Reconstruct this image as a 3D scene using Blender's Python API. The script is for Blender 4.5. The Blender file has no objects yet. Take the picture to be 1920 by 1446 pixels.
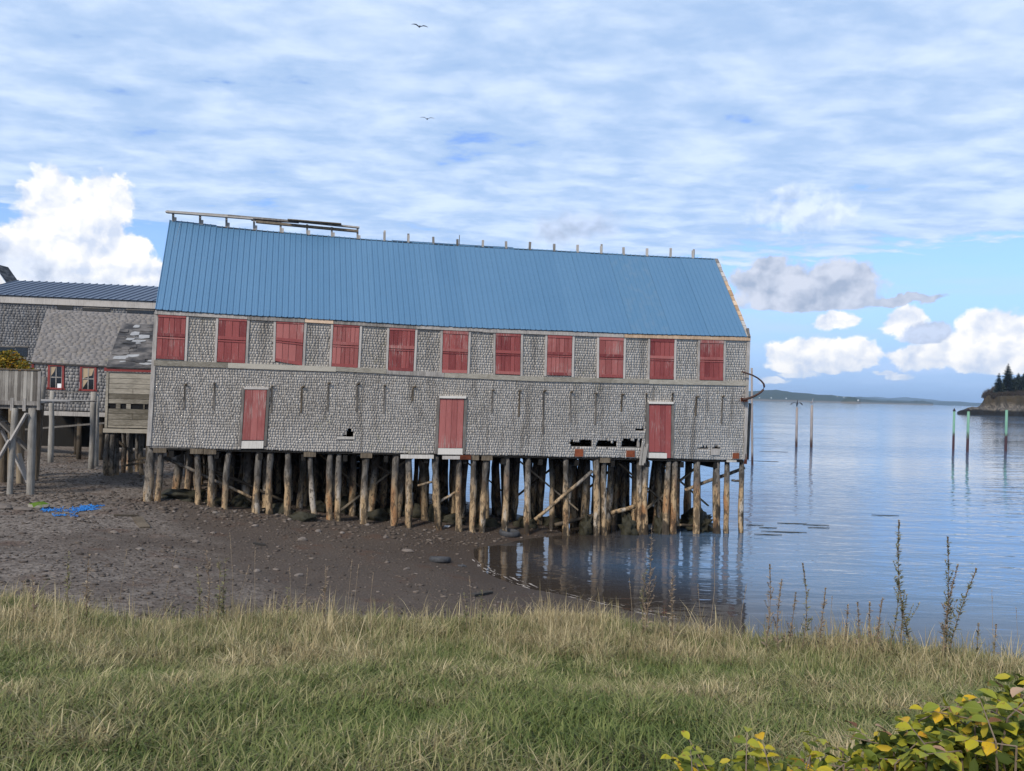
import bpy, bmesh, math, random
import numpy as np
from mathutils import Vector, Matrix, noise as mnoise
random.seed(7); RNG = np.random.default_rng(7)
scene = bpy.context.scene
col = scene.collection

# ------------------------------------------------------------------ camera
FPX, CX, CY = 1450.0, 960.0, 723.0
EYE = Vector((0, 0, 5.8))                      # metres above the water, water is z = 0
PITCH, ROLL = 0.0090, math.radians(1.6)
_f0 = Vector((0, math.cos(PITCH), math.sin(PITCH)))
_u0 = Vector((0, -math.sin(PITCH), math.cos(PITCH)))
_r0 = Vector((1, 0, 0))
CR = _r0 * math.cos(ROLL) + _u0 * math.sin(ROLL)
CU = -_r0 * math.sin(ROLL) + _u0 * math.cos(ROLL)
cam = bpy.data.cameras.new('camera'); camo = bpy.data.objects.new('camera', cam); col.objects.link(camo)
cam.sensor_fit = 'HORIZONTAL'; cam.sensor_width = 36; cam.lens = 36 * FPX / 1920
cam.clip_start = 0.05; cam.clip_end = 60000
camo.matrix_world = Matrix(((CR.x, CU.x, -_f0.x, EYE.x), (CR.y, CU.y, -_f0.y, EYE.y), (CR.z, CU.z, -_f0.z, EYE.z), (0, 0, 0, 1)))
scene.camera = camo

def ray(px, py): return _f0 + CR * ((px - CX) / FPX) - CU * ((py - CY) / FPX)
def at_z(px, py, z): d = ray(px, py); return EYE + d * ((z - EYE.z) / d.z)
def at_y(px, py, y): d = ray(px, py); return EYE + d * (y / d.y)
def at_plane(px, py, p0, n): d = ray(px, py); return EYE + d * ((p0 - EYE).dot(n) / d.dot(n))
def azel(px, py): d = ray(px, py).normalized(); return math.atan2(d.x, d.y), math.asin(d.z)

# ------------------------------------------------------------------ node helper
class G:
    def __init__(s, nt): s.nt = nt; nt.nodes.clear()
    def n(s, typ, ins=None, **props):
        nd = s.nt.nodes.new(typ)
        for k, v in props.items(): setattr(nd, k, v)
        for k, v in (ins or {}).items():
            sk = nd.inputs[k]
            if isinstance(v, bpy.types.NodeSocket): s.nt.links.new(v, sk)
            else: sk.default_value = v
        return nd
    def m(s, op, a, b=0.0, c=0.0, clamp=False): return s.n('ShaderNodeMath', {0: a, 1: b, 2: c}, operation=op, use_clamp=clamp).outputs[0]
    def vm(s, op, a, b=(0, 0, 0)): return s.n('ShaderNodeVectorMath', {0: a, 1: b}, operation=op)
    def mix(s, f, a, b, bt='MIX'):
        def c(x): return (*x, 1) if isinstance(x, tuple) and len(x) == 3 else x
        return s.n('ShaderNodeMix', {0: f, 6: c(a), 7: c(b)}, data_type='RGBA', blend_type=bt).outputs[2]
    def ss(s, x, lo, hi): return s.n('ShaderNodeMapRange', {0: x, 1: lo, 2: hi, 3: 0.0, 4: 1.0}, interpolation_type='SMOOTHSTEP').outputs[0]
    def noise(s, vec, scale, detail=4, rough=.55, dist=0.0): return s.n('ShaderNodeTexNoise', {'Vector': vec, 'Scale': scale, 'Detail': detail, 'Roughness': rough, 'Distortion': dist}).outputs[0]
    def scl(s, vec, k): return s.vm('MULTIPLY', vec, k).outputs[0]
    def obj(s): return s.n('ShaderNodeTexCoord').outputs['Object']
    def geo(s): return s.n('ShaderNodeNewGeometry').outputs['Position']
    def attr(s, name): return s.n('ShaderNodeAttribute', attribute_name=name).outputs['Fac']
    def rnd(s): return s.n('ShaderNodeObjectInfo').outputs['Random']
    def ramp(s, f, pts):
        r = s.n('ShaderNodeValToRGB', {0: f}); e = r.color_ramp.elements
        while len(e) < len(pts): e.new(.5)
        for el, (p, c) in zip(e, pts): el.position = p; el.color = (*c, 1)
        return r.outputs[0]
    def bump(s, h, dist=.01, strength=1.0): return s.n('ShaderNodeBump', {'Height': h, 'Distance': dist, 'Strength': strength}).outputs[0]
    def out(s, colr, rough=.8, spec=.3, normal=None, metal=0.0, transl=0.0, ior=1.45):
        ins = {'Base Color': (*colr, 1) if isinstance(colr, tuple) else colr, 'Roughness': rough, 'Specular IOR Level': spec, 'Metallic': metal, 'IOR': ior}
        if normal is not None: ins['Normal'] = normal
        p = s.n('ShaderNodeBsdfPrincipled', ins).outputs[0]
        if transl:
            t = s.n('ShaderNodeBsdfTranslucent', {'Color': (*colr, 1) if isinstance(colr, tuple) else colr}).outputs[0]
            p = s.n('ShaderNodeMixShader', {0: transl, 1: p, 2: t}).outputs[0]
        s.n('ShaderNodeOutputMaterial', {'Surface': p})
MATS = {}
def mat(name):
    m = bpy.data.materials.new(name); m.use_nodes = True; MATS[name] = m
    return G(m.node_tree)

# ------------------------------------------------------------------ world: sky and clouds
SUN_EL, SUN_AZ = math.radians(40), math.radians(212)      # azimuth clockwise from +Y (behind the camera, to the left)
w = bpy.data.worlds.new('World'); scene.world = w; w.use_nodes = True
g = G(w.node_tree)
sky = g.n('ShaderNodeTexSky', sky_type='NISHITA', sun_disc=False, sun_elevation=SUN_EL, sun_rotation=SUN_AZ, altitude=10, air_density=1.0, dust_density=.6, ozone_density=1.6).outputs[0]
dirv = g.n('ShaderNodeTexCoord').outputs['Generated']
sx = g.n('ShaderNodeSeparateXYZ', {0: dirv})
X, Y, Z = sx.outputs
EL = g.m('ARCSINE', Z); AZ = g.m('ARCTAN2', X, Y)
P = g.n('ShaderNodeCombineXYZ', {0: AZ, 1: EL, 2: 0.0}).outputs[0]
STR = 0.1
K = 1.0 / STR
def kc(r, gg, b): return (r * K, gg * K, b * K)
sky = g.mix(1.0, sky, (.92, 1.08, 1.5), 'MULTIPLY')
sky = g.mix(g.m('MULTIPLY', g.m('SUBTRACT', 1.0, g.ss(EL, .0, .22)), .85), sky, kc(.235, .385, .67))
# high rippled deck
zz = g.m('ADD', g.m('MAXIMUM', Z, 0.0), 0.07)
pl = g.n('ShaderNodeCombineXYZ', {0: g.m('DIVIDE', X, zz), 1: g.m('DIVIDE', Y, zz), 2: 0.0}).outputs[0]
n1 = g.noise(g.scl(pl, (.75, 1.15, 1)), 1.9, 8, .58, .3)
n2 = g.noise(g.scl(pl, (2.0, 2.9, 1)), 2.0, 6, .58, .2)
n3 = g.noise(pl, .42, 2, .5)
cov = g.m('ADD', g.m('ADD', g.m('MULTIPLY', n1, .50), g.m('MULTIPLY', n2, .42)), g.m('ADD', .075, g.m('MULTIPLY', n3, .14)))
lowfade = g.m('MULTIPLY', g.m('SUBTRACT', 1.0, g.ss(g.m('ADD', EL, g.m('MULTIPLY', g.m('SUBTRACT', n3, .5), .16)), .13, .20)), .30)
cov = g.m('SUBTRACT', cov, lowfade)
da = g.m('MULTIPLY', g.ss(cov, .435, .525), .93)
dcol = g.mix(g.ss(g.m('ADD', g.m('MULTIPLY', n2, .6), g.m('MULTIPLY', n1, .5)), .42, .72), kc(.32, .45, .66), kc(.55, .65, .80))
c = g.mix(da, sky, dcol)
# thin veils near the horizon
nv = g.noise(g.scl(P, (3, 22, 1)), 1.6, 5, .55)
va = g.m('MULTIPLY', g.m('MULTIPLY', g.ss(nv, .42, .7), .6), g.m('SUBTRACT', 1.0, g.ss(EL, .10, .2)))
c = g.mix(va, c, kc(.42, .55, .80))
# cumulus
wn = g.n('ShaderNodeTexNoise', {'Vector': P, 'Scale': 26.0, 'Detail': 5.0, 'Roughness': .6}).outputs['Color']
PW = g.vm('ADD', P, g.scl(g.vm('SUBTRACT', wn, (.5, .5, .5)).outputs[0], (.034, .026, 0))).outputs[0]
bil = g.noise(PW, 42.0, 5, .55)
bil2 = g.noise(g.vm('ADD', PW, (-.006, .008, 0)).outputs[0], 42.0, 5, .55)
big1 = g.noise(P, 24.0, 3, .5)
big2 = g.noise(g.vm('ADD', P, (-.012, .016, 0)).outputs[0], 24.0, 3, .5)
def cumulus(c, blobs, base, lo, hi, soft=.24, alpha=1.0, amp=.9, px=True):
    f = None; rad = 0
    for (bx, by, rx, ry) in blobs:
        ca, ce = azel(bx, by) if px else (bx, by)
        if px: rx, ry = rx / FPX, ry / FPX
        d = g.vm('MULTIPLY', g.vm('SUBTRACT', PW, (ca, ce, 0)).outputs[0], (1 / rx, 1 / ry, 0)).outputs[0]
        l = g.m('SUBTRACT', 1.0, g.n('ShaderNodeVectorMath', {0: d}, operation='LENGTH').outputs['Value'])
        f = l if f is None else g.m('SMOOTH_MAX', f, l, .25)
    if base is not None:
        be = azel(*base)[1] if px else base
        f = g.m('SUBTRACT', f, g.m('MULTIPLY', g.m('MAXIMUM', g.m('SUBTRACT', be, EL), 0.0), 70.0))
    dn = g.m('ADD', f, g.m('MULTIPLY', g.m('SUBTRACT', bil, .52), amp))
    a = g.m('MULTIPLY', g.ss(dn, 0.0, soft), alpha)
    lit = g.m('ADD', g.m('ADD', .62, g.m('MULTIPLY', g.m('SUBTRACT', bil, bil2), 1.9)), g.m('MULTIPLY', g.m('SUBTRACT', big1, big2), 2.2), clamp=True)
    lit = g.m('SUBTRACT', lit, g.m('MULTIPLY', g.ss(dn, .5, 1.2), .12), clamp=True)
    return g.mix(a, c, g.mix(lit, lo, hi))
WHI, WLO = kc(.86, .835, .80), kc(.50, .56, .68)
GHI, GLO = kc(.52, .56, .66), kc(.30, .36, .48)
c = cumulus(c, [(1090, 425, 110, 45), (1040, 440, 60, 30)], None, GLO, kc(.5, .58, .76), .8, .75, 1.2)
c = cumulus(c, [(1490, 400, 110, 55), (1480, 365, 50, 35), (1560, 400, 60, 45)], None, kc(.38, .48, .66), kc(.66, .73, .86), .8, .8, 1.2)
c = cumulus(c, [(1545, 667, 98, 34), (1478, 665, 42, 34), (1615, 662, 36, 32), (1568, 602, 42, 20), (1535, 688, 95, 14)], (1550, 700), WLO, WHI)
c = cumulus(c, [(1695, 605, 42, 30), (1735, 670, 62, 28), (1805, 660, 80, 38), (1870, 625, 70, 46), (1985, 640, 100, 60), (1900, 674, 120, 30)], (1790, 700), WLO, WHI)
c = cumulus(c, [(1735, 625, 45, 22)], (1735, 643), GLO, kc(.5, .57, .72), .3)
c = cumulus(c, [(1450, 535, 85, 46), (1565, 535, 95, 55), (1500, 560, 140, 34), (1440, 505, 44, 30), (1690, 562, 80, 10)], (1500, 578), GLO, GHI, .28)
c = cumulus(c, [(92, 370, 48, 55), (195, 385, 50, 60), (140, 440, 95, 75), (50, 480, 85, 60), (215, 490, 75, 60), (130, 530, 180, 60), (270, 520, 60, 40)], None, WLO, WHI)
c = cumulus(c, [(20, 500, 110, 40), (180, 545, 140, 30)], None, GLO, kc(.55, .62, .76), .7, .7)
c = cumulus(c, [(1685, 709, 30, 9), (1500, 702, 45, 8), (1450, 715, 30, 8), (1660, 700, 30, 6)], None, WLO, WHI, .4, .8)
# the same kinds of cloud go on round the horizon outside the frame
c = cumulus(c, [(-1.1, .10, .16, .07), (-.95, .06, .2, .04), (-1.9, .09, .2, .06), (1.0, .08, .2, .05), (1.35, .10, .15, .06), (2.2, .08, .25, .05), (3.0, .09, .2, .05), (-2.7, .09, .22, .05)], .025, WLO, WHI, px=False)
g.n('ShaderNodeOutputWorld', {'Surface': g.n('ShaderNodeBackground', {'Color': c, 'Strength': STR}).outputs[0]})
w.cycles.sampling_method = 'MANUAL'; w.cycles.sample_map_resolution = 512

sun = bpy.data.lights.new('sun', 'SUN'); suno = bpy.data.objects.new('sun', sun); col.objects.link(suno)
sun.energy = 3.0; sun.angle = math.radians(9); sun.color = (1, .93, .83)
sd = Vector((math.sin(SUN_AZ) * math.cos(SUN_EL), math.cos(SUN_AZ) * math.cos(SUN_EL), math.sin(SUN_EL)))
suno.rotation_euler = sd.to_track_quat('Z', 'Y').to_euler()
scene.view_settings.view_transform = 'Standard'; scene.view_settings.look = 'None'
scene.view_settings.exposure = 0.5; scene.view_settings.gamma = 1.0

# ------------------------------------------------------------------ mesh helpers
def tag(o, label=None, cat=None, group=None, kind=None):
    if label: o['label'] = label
    if cat: o['category'] = cat
    if group: o['group'] = group
    if kind: o['kind'] = kind
    return o
def link(name, me, m, parent=None, loc=None):
    if m is not None and not me.materials: me.materials.append(MATS[m] if isinstance(m, str) else m)
    o = bpy.data.objects.new(name, me); col.objects.link(o)
    if loc is not None: o.location = loc
    if parent is not None:
        o.parent = parent
        if loc is None: o.matrix_parent_inverse = parent.matrix_basis.inverted()
    return o
def empty(name, loc, label=None, cat=None, group=None):
    o = bpy.data.objects.new(name, None); col.objects.link(o); o.location = loc; o.empty_display_size = .3
    return tag(o, label, cat, group)
class MB:
    def __init__(s): s.v = []; s.f = []; s.a = []
    def add(s, vs, fs, r=0.0):
        b = len(s.v); s.v += [tuple(v) for v in vs]; s.f += [tuple(b + i for i in f) for f in fs]; s.a += [r] * len(fs); return s
    def hexa(s, p, r=0.0):          # 8 corners: bottom loop 0-3, top loop 4-7
        return s.add(p, [(3, 2, 1, 0), (4, 5, 6, 7), (0, 1, 5, 4), (1, 2, 6, 5), (2, 3, 7, 6), (3, 0, 4, 7)], r)
    def box(s, lo, hi, r=0.0):
        (a, b, c0), (d, e, f) = lo, hi
        return s.hexa([(a, b, c0), (d, b, c0), (d, e, c0), (a, e, c0), (a, b, f), (d, b, f), (d, e, f), (a, e, f)], r)
    def beam(s, p, q, w, h, up=Vector((0, 0, 1)), r=0.0):
        p, q = Vector(p), Vector(q); d = (q - p).normalized(); sd_ = d.cross(up)
        if sd_.length < 1e-3: sd_ = d.cross(Vector((0, 1, 0)))
        sd_.normalize(); u = sd_.cross(d).normalized(); a, b = sd_ * w / 2, u * h / 2
        return s.hexa([p - a - b, p + a - b, p + a + b, p - a + b, q - a - b, q + a - b, q + a + b, q - a + b], r)
    def tube(s, pts, rads, seg=8, cap=True, wob=0.0, r=0.0):
        pts = [Vector(p) for p in pts]; rings = []
        for i, p in enumerate(pts):
            d = (pts[min(i + 1, len(pts) - 1)] - pts[max(i - 1, 0)]).normalized()
            a = d.cross(Vector((.31, .2, .93) if abs(d.z) < .9 else (1, .1, 0))).normalized(); b = d.cross(a)
            R = rads[i] if hasattr(rads, '__len__') else rads
            rings.append([p + (a * math.cos(t) + b * math.sin(t)) * R * (1 + random.uniform(-wob, wob)) for t in [k * math.tau / seg for k in range(seg)]])
        vs = [v for rg in rings for v in rg]; fs = []
        for i in range(len(pts) - 1):
            for k in range(seg): fs.append((i * seg + k, i * seg + (k + 1) % seg, (i + 1) * seg + (k + 1) % seg, (i + 1) * seg + k))
        if cap: fs.append(tuple(range(seg - 1, -1, -1))); fs.append(tuple((len(pts) - 1) * seg + k for k in range(seg)))
        return s.add(vs, fs, r)
    def mesh(s, name, off=None, smooth=False):
        me = bpy.data.meshes.new(name)
        vs = s.v if off is None else [(v[0] - off[0], v[1] - off[1], v[2] - off[2]) for v in s.v]
        me.from_pydata(vs, [], s.f)
        at = me.attributes.new('rnd', 'FLOAT', 'FACE'); at.data.foreach_set('value', s.a)
        if smooth: me.polygons.foreach_set('use_smooth', [True] * len(s.f))
        me.update(); return me
    def build(s, name, m, parent=None, smooth=False, kind=None):
        if parent is None:
            a = np.array(s.v); off = Vector(((a[:, 0].min() + a[:, 0].max()) / 2, (a[:, 1].min() + a[:, 1].max()) / 2, a[:, 2].min()))
            o = link(name, s.mesh(name, off, smooth), m, None, off)
        else: o = link(name, s.mesh(name, None, smooth), m, parent)
        if kind: o['kind'] = kind
        return o
def npmesh(name, V, F, attrs=None, smooth=False):
    """V (n,3), F list of equal-size index arrays; attrs: point floats"""
    me = bpy.data.meshes.new(name); V = np.asarray(V, np.float32)
    me.vertices.add(len(V)); me.vertices.foreach_set('co', V.ravel())
    Fs = F if isinstance(F, list) else [F]
    nl = sum(f.size for f in Fs); npoly = sum(len(f) for f in Fs)
    me.loops.add(nl); me.polygons.add(npoly)
    me.loops.foreach_set('vertex_index', np.concatenate([f.ravel() for f in Fs]).astype(np.int32))
    tot = np.concatenate([np.full(len(f), f.shape[1]) for f in Fs]); st = np.r_[0, np.cumsum(tot)[:-1]]
    me.polygons.foreach_set('loop_start', st.astype(np.int32)); me.polygons.foreach_set('loop_total', tot.astype(np.int32))
    if smooth: me.polygons.foreach_set('use_smooth', np.ones(npoly, bool))
    for k, a in (attrs or {}).items():
        at = me.attributes.new(k, 'FLOAT', 'POINT'); at.data.foreach_set('value', np.asarray(a, np.float32))
    me.update(calc_edges=True); me.validate(); return me
def fnoise(x, y, sc, seed=0.0, oct=4): return mnoise.fractal(Vector((x * sc, y * sc, seed)), 1.0, 2.0, oct)

# ------------------------------------------------------------------ materials
def wood(name, a, b, grain=(9, 9, .7), bump=.004, rnd='attr', extra=None, rough=.85):
    g = mat(name); o = g.obj()
    n = g.noise(g.scl(o, grain), 3.0, 6, .65, .4); n2_ = g.noise(o, 1.3, 4, .6)
    r = g.attr('rnd') if rnd == 'attr' else g.rnd()
    f = g.m('ADD', g.m('ADD', g.m('MULTIPLY', n, .75), g.m('MULTIPLY', n2_, .45)), g.m('MULTIPLY', g.m('SUBTRACT', r, .5), .5))
    c = g.mix(g.ss(f, .3, .9), a, b)
    if extra: c = extra(g, o, c, n)
    g.out(c, rough, .2, g.bump(n, bump))
wood('wood_grey', (.11, .10, .09), (.42, .39, .36))
wood('wood_brown', (.07, .055, .04), (.26, .21, .15))
wood('wood_green', (.085, .075, .058), (.33, .30, .25), (.8, 9, 9))
wood('wood_lichen', (.14, .125, .10), (.38, .35, .295), (.8, 9, 9))
wood('wood_post', (.09, .08, .07), (.30, .28, .25), (10, 10, .8), .012)
wood('wood_tan', (.30, .20, .12), (.62, .46, .33))
wood('wood_white', (.26, .24, .215), (.56, .53, .485))
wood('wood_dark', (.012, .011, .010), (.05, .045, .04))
wood('rust', (.06, .016, .008), (.22, .065, .03), (2, 2, 2))
def redx(g, o, c, n):
    wear = g.noise(g.scl(o, (14, 14, .9)), 2.2, 6, .7); w2 = g.noise(o, .9, 3, .5)
    k = g.ss(g.m('ADD', g.m('MULTIPLY', wear, .7), g.m('MULTIPLY', w2, .45)), .61, .75)
    return g.mix(g.m('MULTIPLY', k, .75), c, (.36, .27, .245))
wood('paint_red', (.15, .034, .035), (.26, .070, .066), extra=redx, bump=.003, rough=.65)
wood('paint_red_faded', (.21, .062, .058), (.33, .115, .105), extra=redx, bump=.003, rough=.7)
wood('paint_trim_red', (.14, .025, .025), (.24, .05, .045), rough=.6)
def pilex(g, o, c, n):
    p = g.geo(); z = g.n('ShaderNodeSeparateXYZ', {0: p}).outputs[2]
    pn = g.noise(g.scl(p, (1, 1, .45)), 3.2, 5, .6)
    tan = g.mix(g.noise(g.scl(p, (7, 7, 1.2)), 2.0, 5, .6), (.20, .12, .055), (.50, .375, .235))
    rn = g.noise(g.scl(p, (1, 1, .3)), 2.1, 4, .6); tan = g.mix(g.m('MULTIPLY', g.ss(rn, .52, .64), .7), tan, (.26, .115, .045)); tan = g.mix(g.m('MULTIPLY', g.m('SUBTRACT', 1.0, g.ss(rn, .36, .46)), .7), tan, (.40, .37, .33))
    k = g.m('SUBTRACT', 1.0, g.ss(g.m('ADD', z, g.m('MULTIPLY', pn, 2.4)), 2.75, 3.9))
    c = g.mix(k, c, tan)
    wd = g.m('SUBTRACT', 1.0, g.ss(g.m('ADD', g.m('MULTIPLY', z, .15), pn), .50, .60))
    c = g.mix(g.m('MULTIPLY', wd, .9), c, (.028, .023, .018))
    fl = g.m('MAXIMUM', g.ss(g.noise(g.scl(p, (1, 1, .5)), 11.0, 4, .65), .54, .61), g.m('MULTIPLY', g.ss(g.noise(g.scl(p, (1, 1, .4)), 4.2, 5, .7), .50, .57), .95))
    return g.mix(g.m('MULTIPLY', fl, .75), c, (.03, .025, .02))
wood('pile_wood', (.10, .09, .08), (.46, .42, .36), (10, 10, .8), .02, extra=pilex)
# weathered shingles, colour per shingle
def shingle_mat(name, cols, bleach=(.72, .67, .60)):
    g = mat(name); o = g.geo()
    st = g.noise(g.scl(o, (20, 20, 1.3)), 2.6, 5, .7); big = g.noise(g.scl(o, (.35, .35, .5)), 1.4, 5, .6)
    f = g.m('ADD', g.m('ADD', g.m('MULTIPLY', g.attr('rnd'), .20), g.m('MULTIPLY', st, .50)), g.m('MULTIPLY', big, .40))
    c = g.ramp(f, [(.22, cols[0]), (.55, cols[1]), (.92, cols[2])])
    c = g.mix(g.attr('bleach'), c, g.mix(st, (.40, .365, .325), bleach))
    sn = g.ss(g.noise(g.scl(o, (1.7, 1.7, .16)), 1.5, 6, .7), .49, .68); c = g.mix(g.m('MULTIPLY', sn, .62), c, g.mix(st, (.11, .092, .075), (.27, .235, .195)))
    li = g.m('MULTIPLY', g.ss(g.noise(o, .55, 3, .5), .56, .68), g.ss(g.noise(o, 6.0, 4, .6), .5, .66))
    c = g.mix(g.m('MULTIPLY', li, .5), c, (.34, .31, .19))
    g.out(c, .9, .15, g.bump(st, .006))
shingle_mat('shingle_grey', [(.26, .232, .195), (.50, .455, .40), (.72, .675, .61)])
shingle_mat('shingle_far', [(.10, .098, .10), (.24, .235, .235), (.42, .41, .41)])
shingle_mat('shingle_roof', [(.10, .092, .088), (.165, .152, .145), (.27, .255, .245)])
g = mat('roof_blue'); o = g.geo()
n = g.noise(o, .35, 4, .5); n4 = g.noise(g.scl(o, (1.2, 1.2, 6)), 2, 3, .5)
cc = g.mix(g.m('ADD', g.m('MULTIPLY', n, .6), g.m('MULTIPLY', g.rnd(), .45)), (.060, .140, .240), (.084, .174, .280))
cc = g.mix(g.m('MULTIPLY', g.ss(n4, .6, .8), .12), cc, (.16, .28, .42))
sk = g.noise(g.scl(o, (5, 5, .35)), 1.6, 5, .65); cc = g.mix(g.m('MULTIPLY', g.ss(sk, .55, .8), .22), cc, (.15, .19, .225)); g.out(cc, .40, .4, g.bump(g.noise(g.scl(o, (1.1, 1.1, .8)), 1.3, 3, .5), .03))
g = mat('roof_blue_faded'); o = g.geo(); n4 = g.noise(g.scl(o, (2.5, 2.5, .5)), 1.5, 4, .6)
g.out(g.mix(g.m('MULTIPLY', g.ss(n4, .4, .75), .22), (.070, .156, .258), (.17, .21, .25)), .6, .3)
g = mat('roof_slate'); g.out((.075, .095, .135), .35, .5, metal=.25)
g = mat('tar_paper'); o = g.geo(); n = g.noise(g.scl(o, (.8, .8, 2.4)), 1.5, 5, .6)
g.out(g.mix(g.ss(n, .4, .65), (.035, .035, .038), (.13, .12, .115)), .8, .2, g.bump(n, .03))
g = mat('tar_white'); o = g.geo(); n = g.noise(o, 3, 4, .6); g.out(g.mix(n, (.14, .14, .145), (.36, .365, .375)), .8, .2)
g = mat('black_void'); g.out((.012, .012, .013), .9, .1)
g = mat('glass_dark'); g.out((.008, .009, .011), .06, .6)
g = mat('curtain'); n = g.noise(g.scl(g.geo(), (30, 30, 2)), 2, 3, .5); g.out(g.mix(n, (.30, .22, .14), (.58, .46, .32)), .9, .1, transl=.2)
g = mat('white_paint'); n = g.noise(g.geo(), 2, 4, .5); g.out(g.mix(n, (.62, .62, .62), (.8, .8, .8)), .6, .3)
g = mat('iron'); n = g.noise(g.geo(), 9, 4, .6); g.out(g.mix(n, (.02, .014, .012), (.09, .045, .035)), .7, .3)
g = mat('pole_grey'); p = g.geo(); z = g.n('ShaderNodeSeparateXYZ', {0: p}).outputs[2]; n = g.noise(g.scl(p, (5, 5, .6)), 2, 4, .6)
cc = g.mix(n, (.10, .085, .08), (.36, .32, .30)); cc = g.mix(g.m('SUBTRACT', 1.0, g.ss(g.m('ADD', z, n), .9, 2.0)), cc, (.05, .03, .028)); g.out(cc, .8, .2)
g = mat('pole_green'); p = g.geo(); z = g.n('ShaderNodeSeparateXYZ', {0: p}).outputs[2]; n = g.noise(g.scl(p, (3, 3, .7)), 2, 4, .6)
cc = g.mix(n, (.085, .20, .15), (.19, .34, .25)); cc = g.mix(g.m('SUBTRACT', 1.0, g.ss(g.m('ADD', z, g.m('MULTIPLY', n, 2.5)), 2.9, 3.9)), cc, (.055, .03, .035)); g.out(cc, .75, .2)
g = mat('bird_dark'); g.out((.022, .02, .022), .7, .2)
g = mat('bird_grey'); n = g.noise(g.geo(), 6, 2); g.out(g.mix(n, (.16, .16, .18), (.34, .34, .36)), .8, .1)
g = mat('rubber'); n = g.noise(g.geo(), 12, 4); g.out(g.mix(n, (.018, .019, .021), (.075, .075, .08)), .7, .3)
g = mat('rope_blue'); n = g.noise(g.geo(), 8, 3); g.out(g.mix(n, (.012, .10, .34), (.035, .24, .60)), .6, .3)
g = mat('moss_rock'); p = g.geo(); nz = g.n('ShaderNodeSeparateXYZ', {0: g.n('ShaderNodeNewGeometry').outputs['Normal']}).outputs[2]; n = g.noise(p, 7, 4)
g.out(g.mix(g.ss(g.m('ADD', nz, g.m('MULTIPLY', n, .5)), .75, 1.0), (.20, .18, .15), (.07, .12, .015)), .9, .1, g.bump(n, .03))
g = mat('stone'); p = g.geo(); n = g.noise(p, 5, 5, .65); r = g.attr('rnd')
g.out(g.mix(g.m('ADD', g.m('MULTIPLY', n, .5), g.m('MULTIPLY', g.rnd(), .35)), (.06, .048, .04), (.27, .23, .20)), .85, .2, g.bump(n, .02))
g = mat('pebble'); r = g.attr('prnd'); n = g.noise(g.geo(), 14, 3)
g.out(g.ramp(g.m('ADD', g.m('MULTIPLY', r, .85), g.m('MULTIPLY', n, .15)), [(.08, (.035, .026, .02)), (.6, (.10, .078, .062)), (.88, (.17, .14, .118)), (1.0, (.36, .32, .28))]), .75, .25)
g = mat('rockweed'); n = g.noise(g.geo(), 11, 4, .7); g.out(g.mix(n, (.008, .008, .006), (.05, .045, .025)), .6, .3, g.bump(n, .05))
# beach + bank
g = mat('beach'); p = g.geo(); sep = g.n('ShaderNodeSeparateXYZ', {0: p}); z = sep.outputs[2]
n = g.noise(p, .35, 5, .6); nf = g.noise(p, 6.0, 6, .7); vo = g.n('ShaderNodeTexVoronoi', {'Vector': g.scl(p, (1, 1, .3)), 'Scale': 13.0}); vd = vo.outputs['Distance']
pr = g.n('ShaderNodeSeparateColor', {0: vo.outputs['Color']}).outputs[0]
mud = g.mix(nf, (.034, .025, .019), (.10, .076, .060))
grv = g.mix(pr, (.055, .043, .035), (.19, .158, .132))
cc = g.mix(g.ss(g.m('ADD', g.m('MULTIPLY', z, .36), g.m('MULTIPLY', n, 1.0)), .82, 1.15), mud, grv)
red = g.ss(g.noise(p, .8, 4, .6), .55, .68); cc = g.mix(g.m('MULTIPLY', red, .45), cc, (.075, .036, .02))
wet = g.m('SUBTRACT', 1.0, g.ss(z, .02, .55))
cc = g.mix(g.m('MULTIPLY', wet, .4), cc, (.03, .023, .019))
cc = g.mix(g.ss(z, 2.55, 2.9), cc, g.mix(nf, (.018, .017, .008), (.06, .055, .028)))
g.out(cc, g.m('SUBTRACT', .9, g.m('MULTIPLY', wet, .35)), .3, g.bump(g.m('ADD', g.m('MULTIPLY', vd, .7), nf), .03))
# water
g = mat('water'); p = g.geo(); sh = g.attr('shallow')
dist = g.n('ShaderNodeVectorMath', {0: p}, operation='LENGTH').outputs['Value']
calm = g.noise(g.scl(p, (.006, .03, 1)), 1.0, 4, .6)
w1 = g.noise(g.scl(p, (.32, .95, 1)), 1.0, 3, .5, .4); w2 = g.noise(g.scl(p, (1.5, 3.4, 1)), 1.2, 2, .5); w3 = g.noise(g.scl(p, (.05, .22, 1)), 1.0, 3, .5)
h = g.m('ADD', g.m('ADD', g.m('MULTIPLY', w1, .095), g.m('MULTIPLY', w2, .015)), g.m('MULTIPLY', w3, .08))
amp = g.m('MULTIPLY', g.m('SUBTRACT', 1.0, g.m('MULTIPLY', sh, .5)), g.m('ADD', .34, g.m('MULTIPLY', g.ss(calm, .4, .62), .8)))
h = g.m('MULTIPLY', h, amp)
g.out(g.mix(sh, (.06, .115, .19), (.036, .028, .022)), .045, .5, g.bump(h, 1.0, .8), ior=1.333)
g = mat('foam'); g.out((.34, .30, .27), .9, .1)
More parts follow.
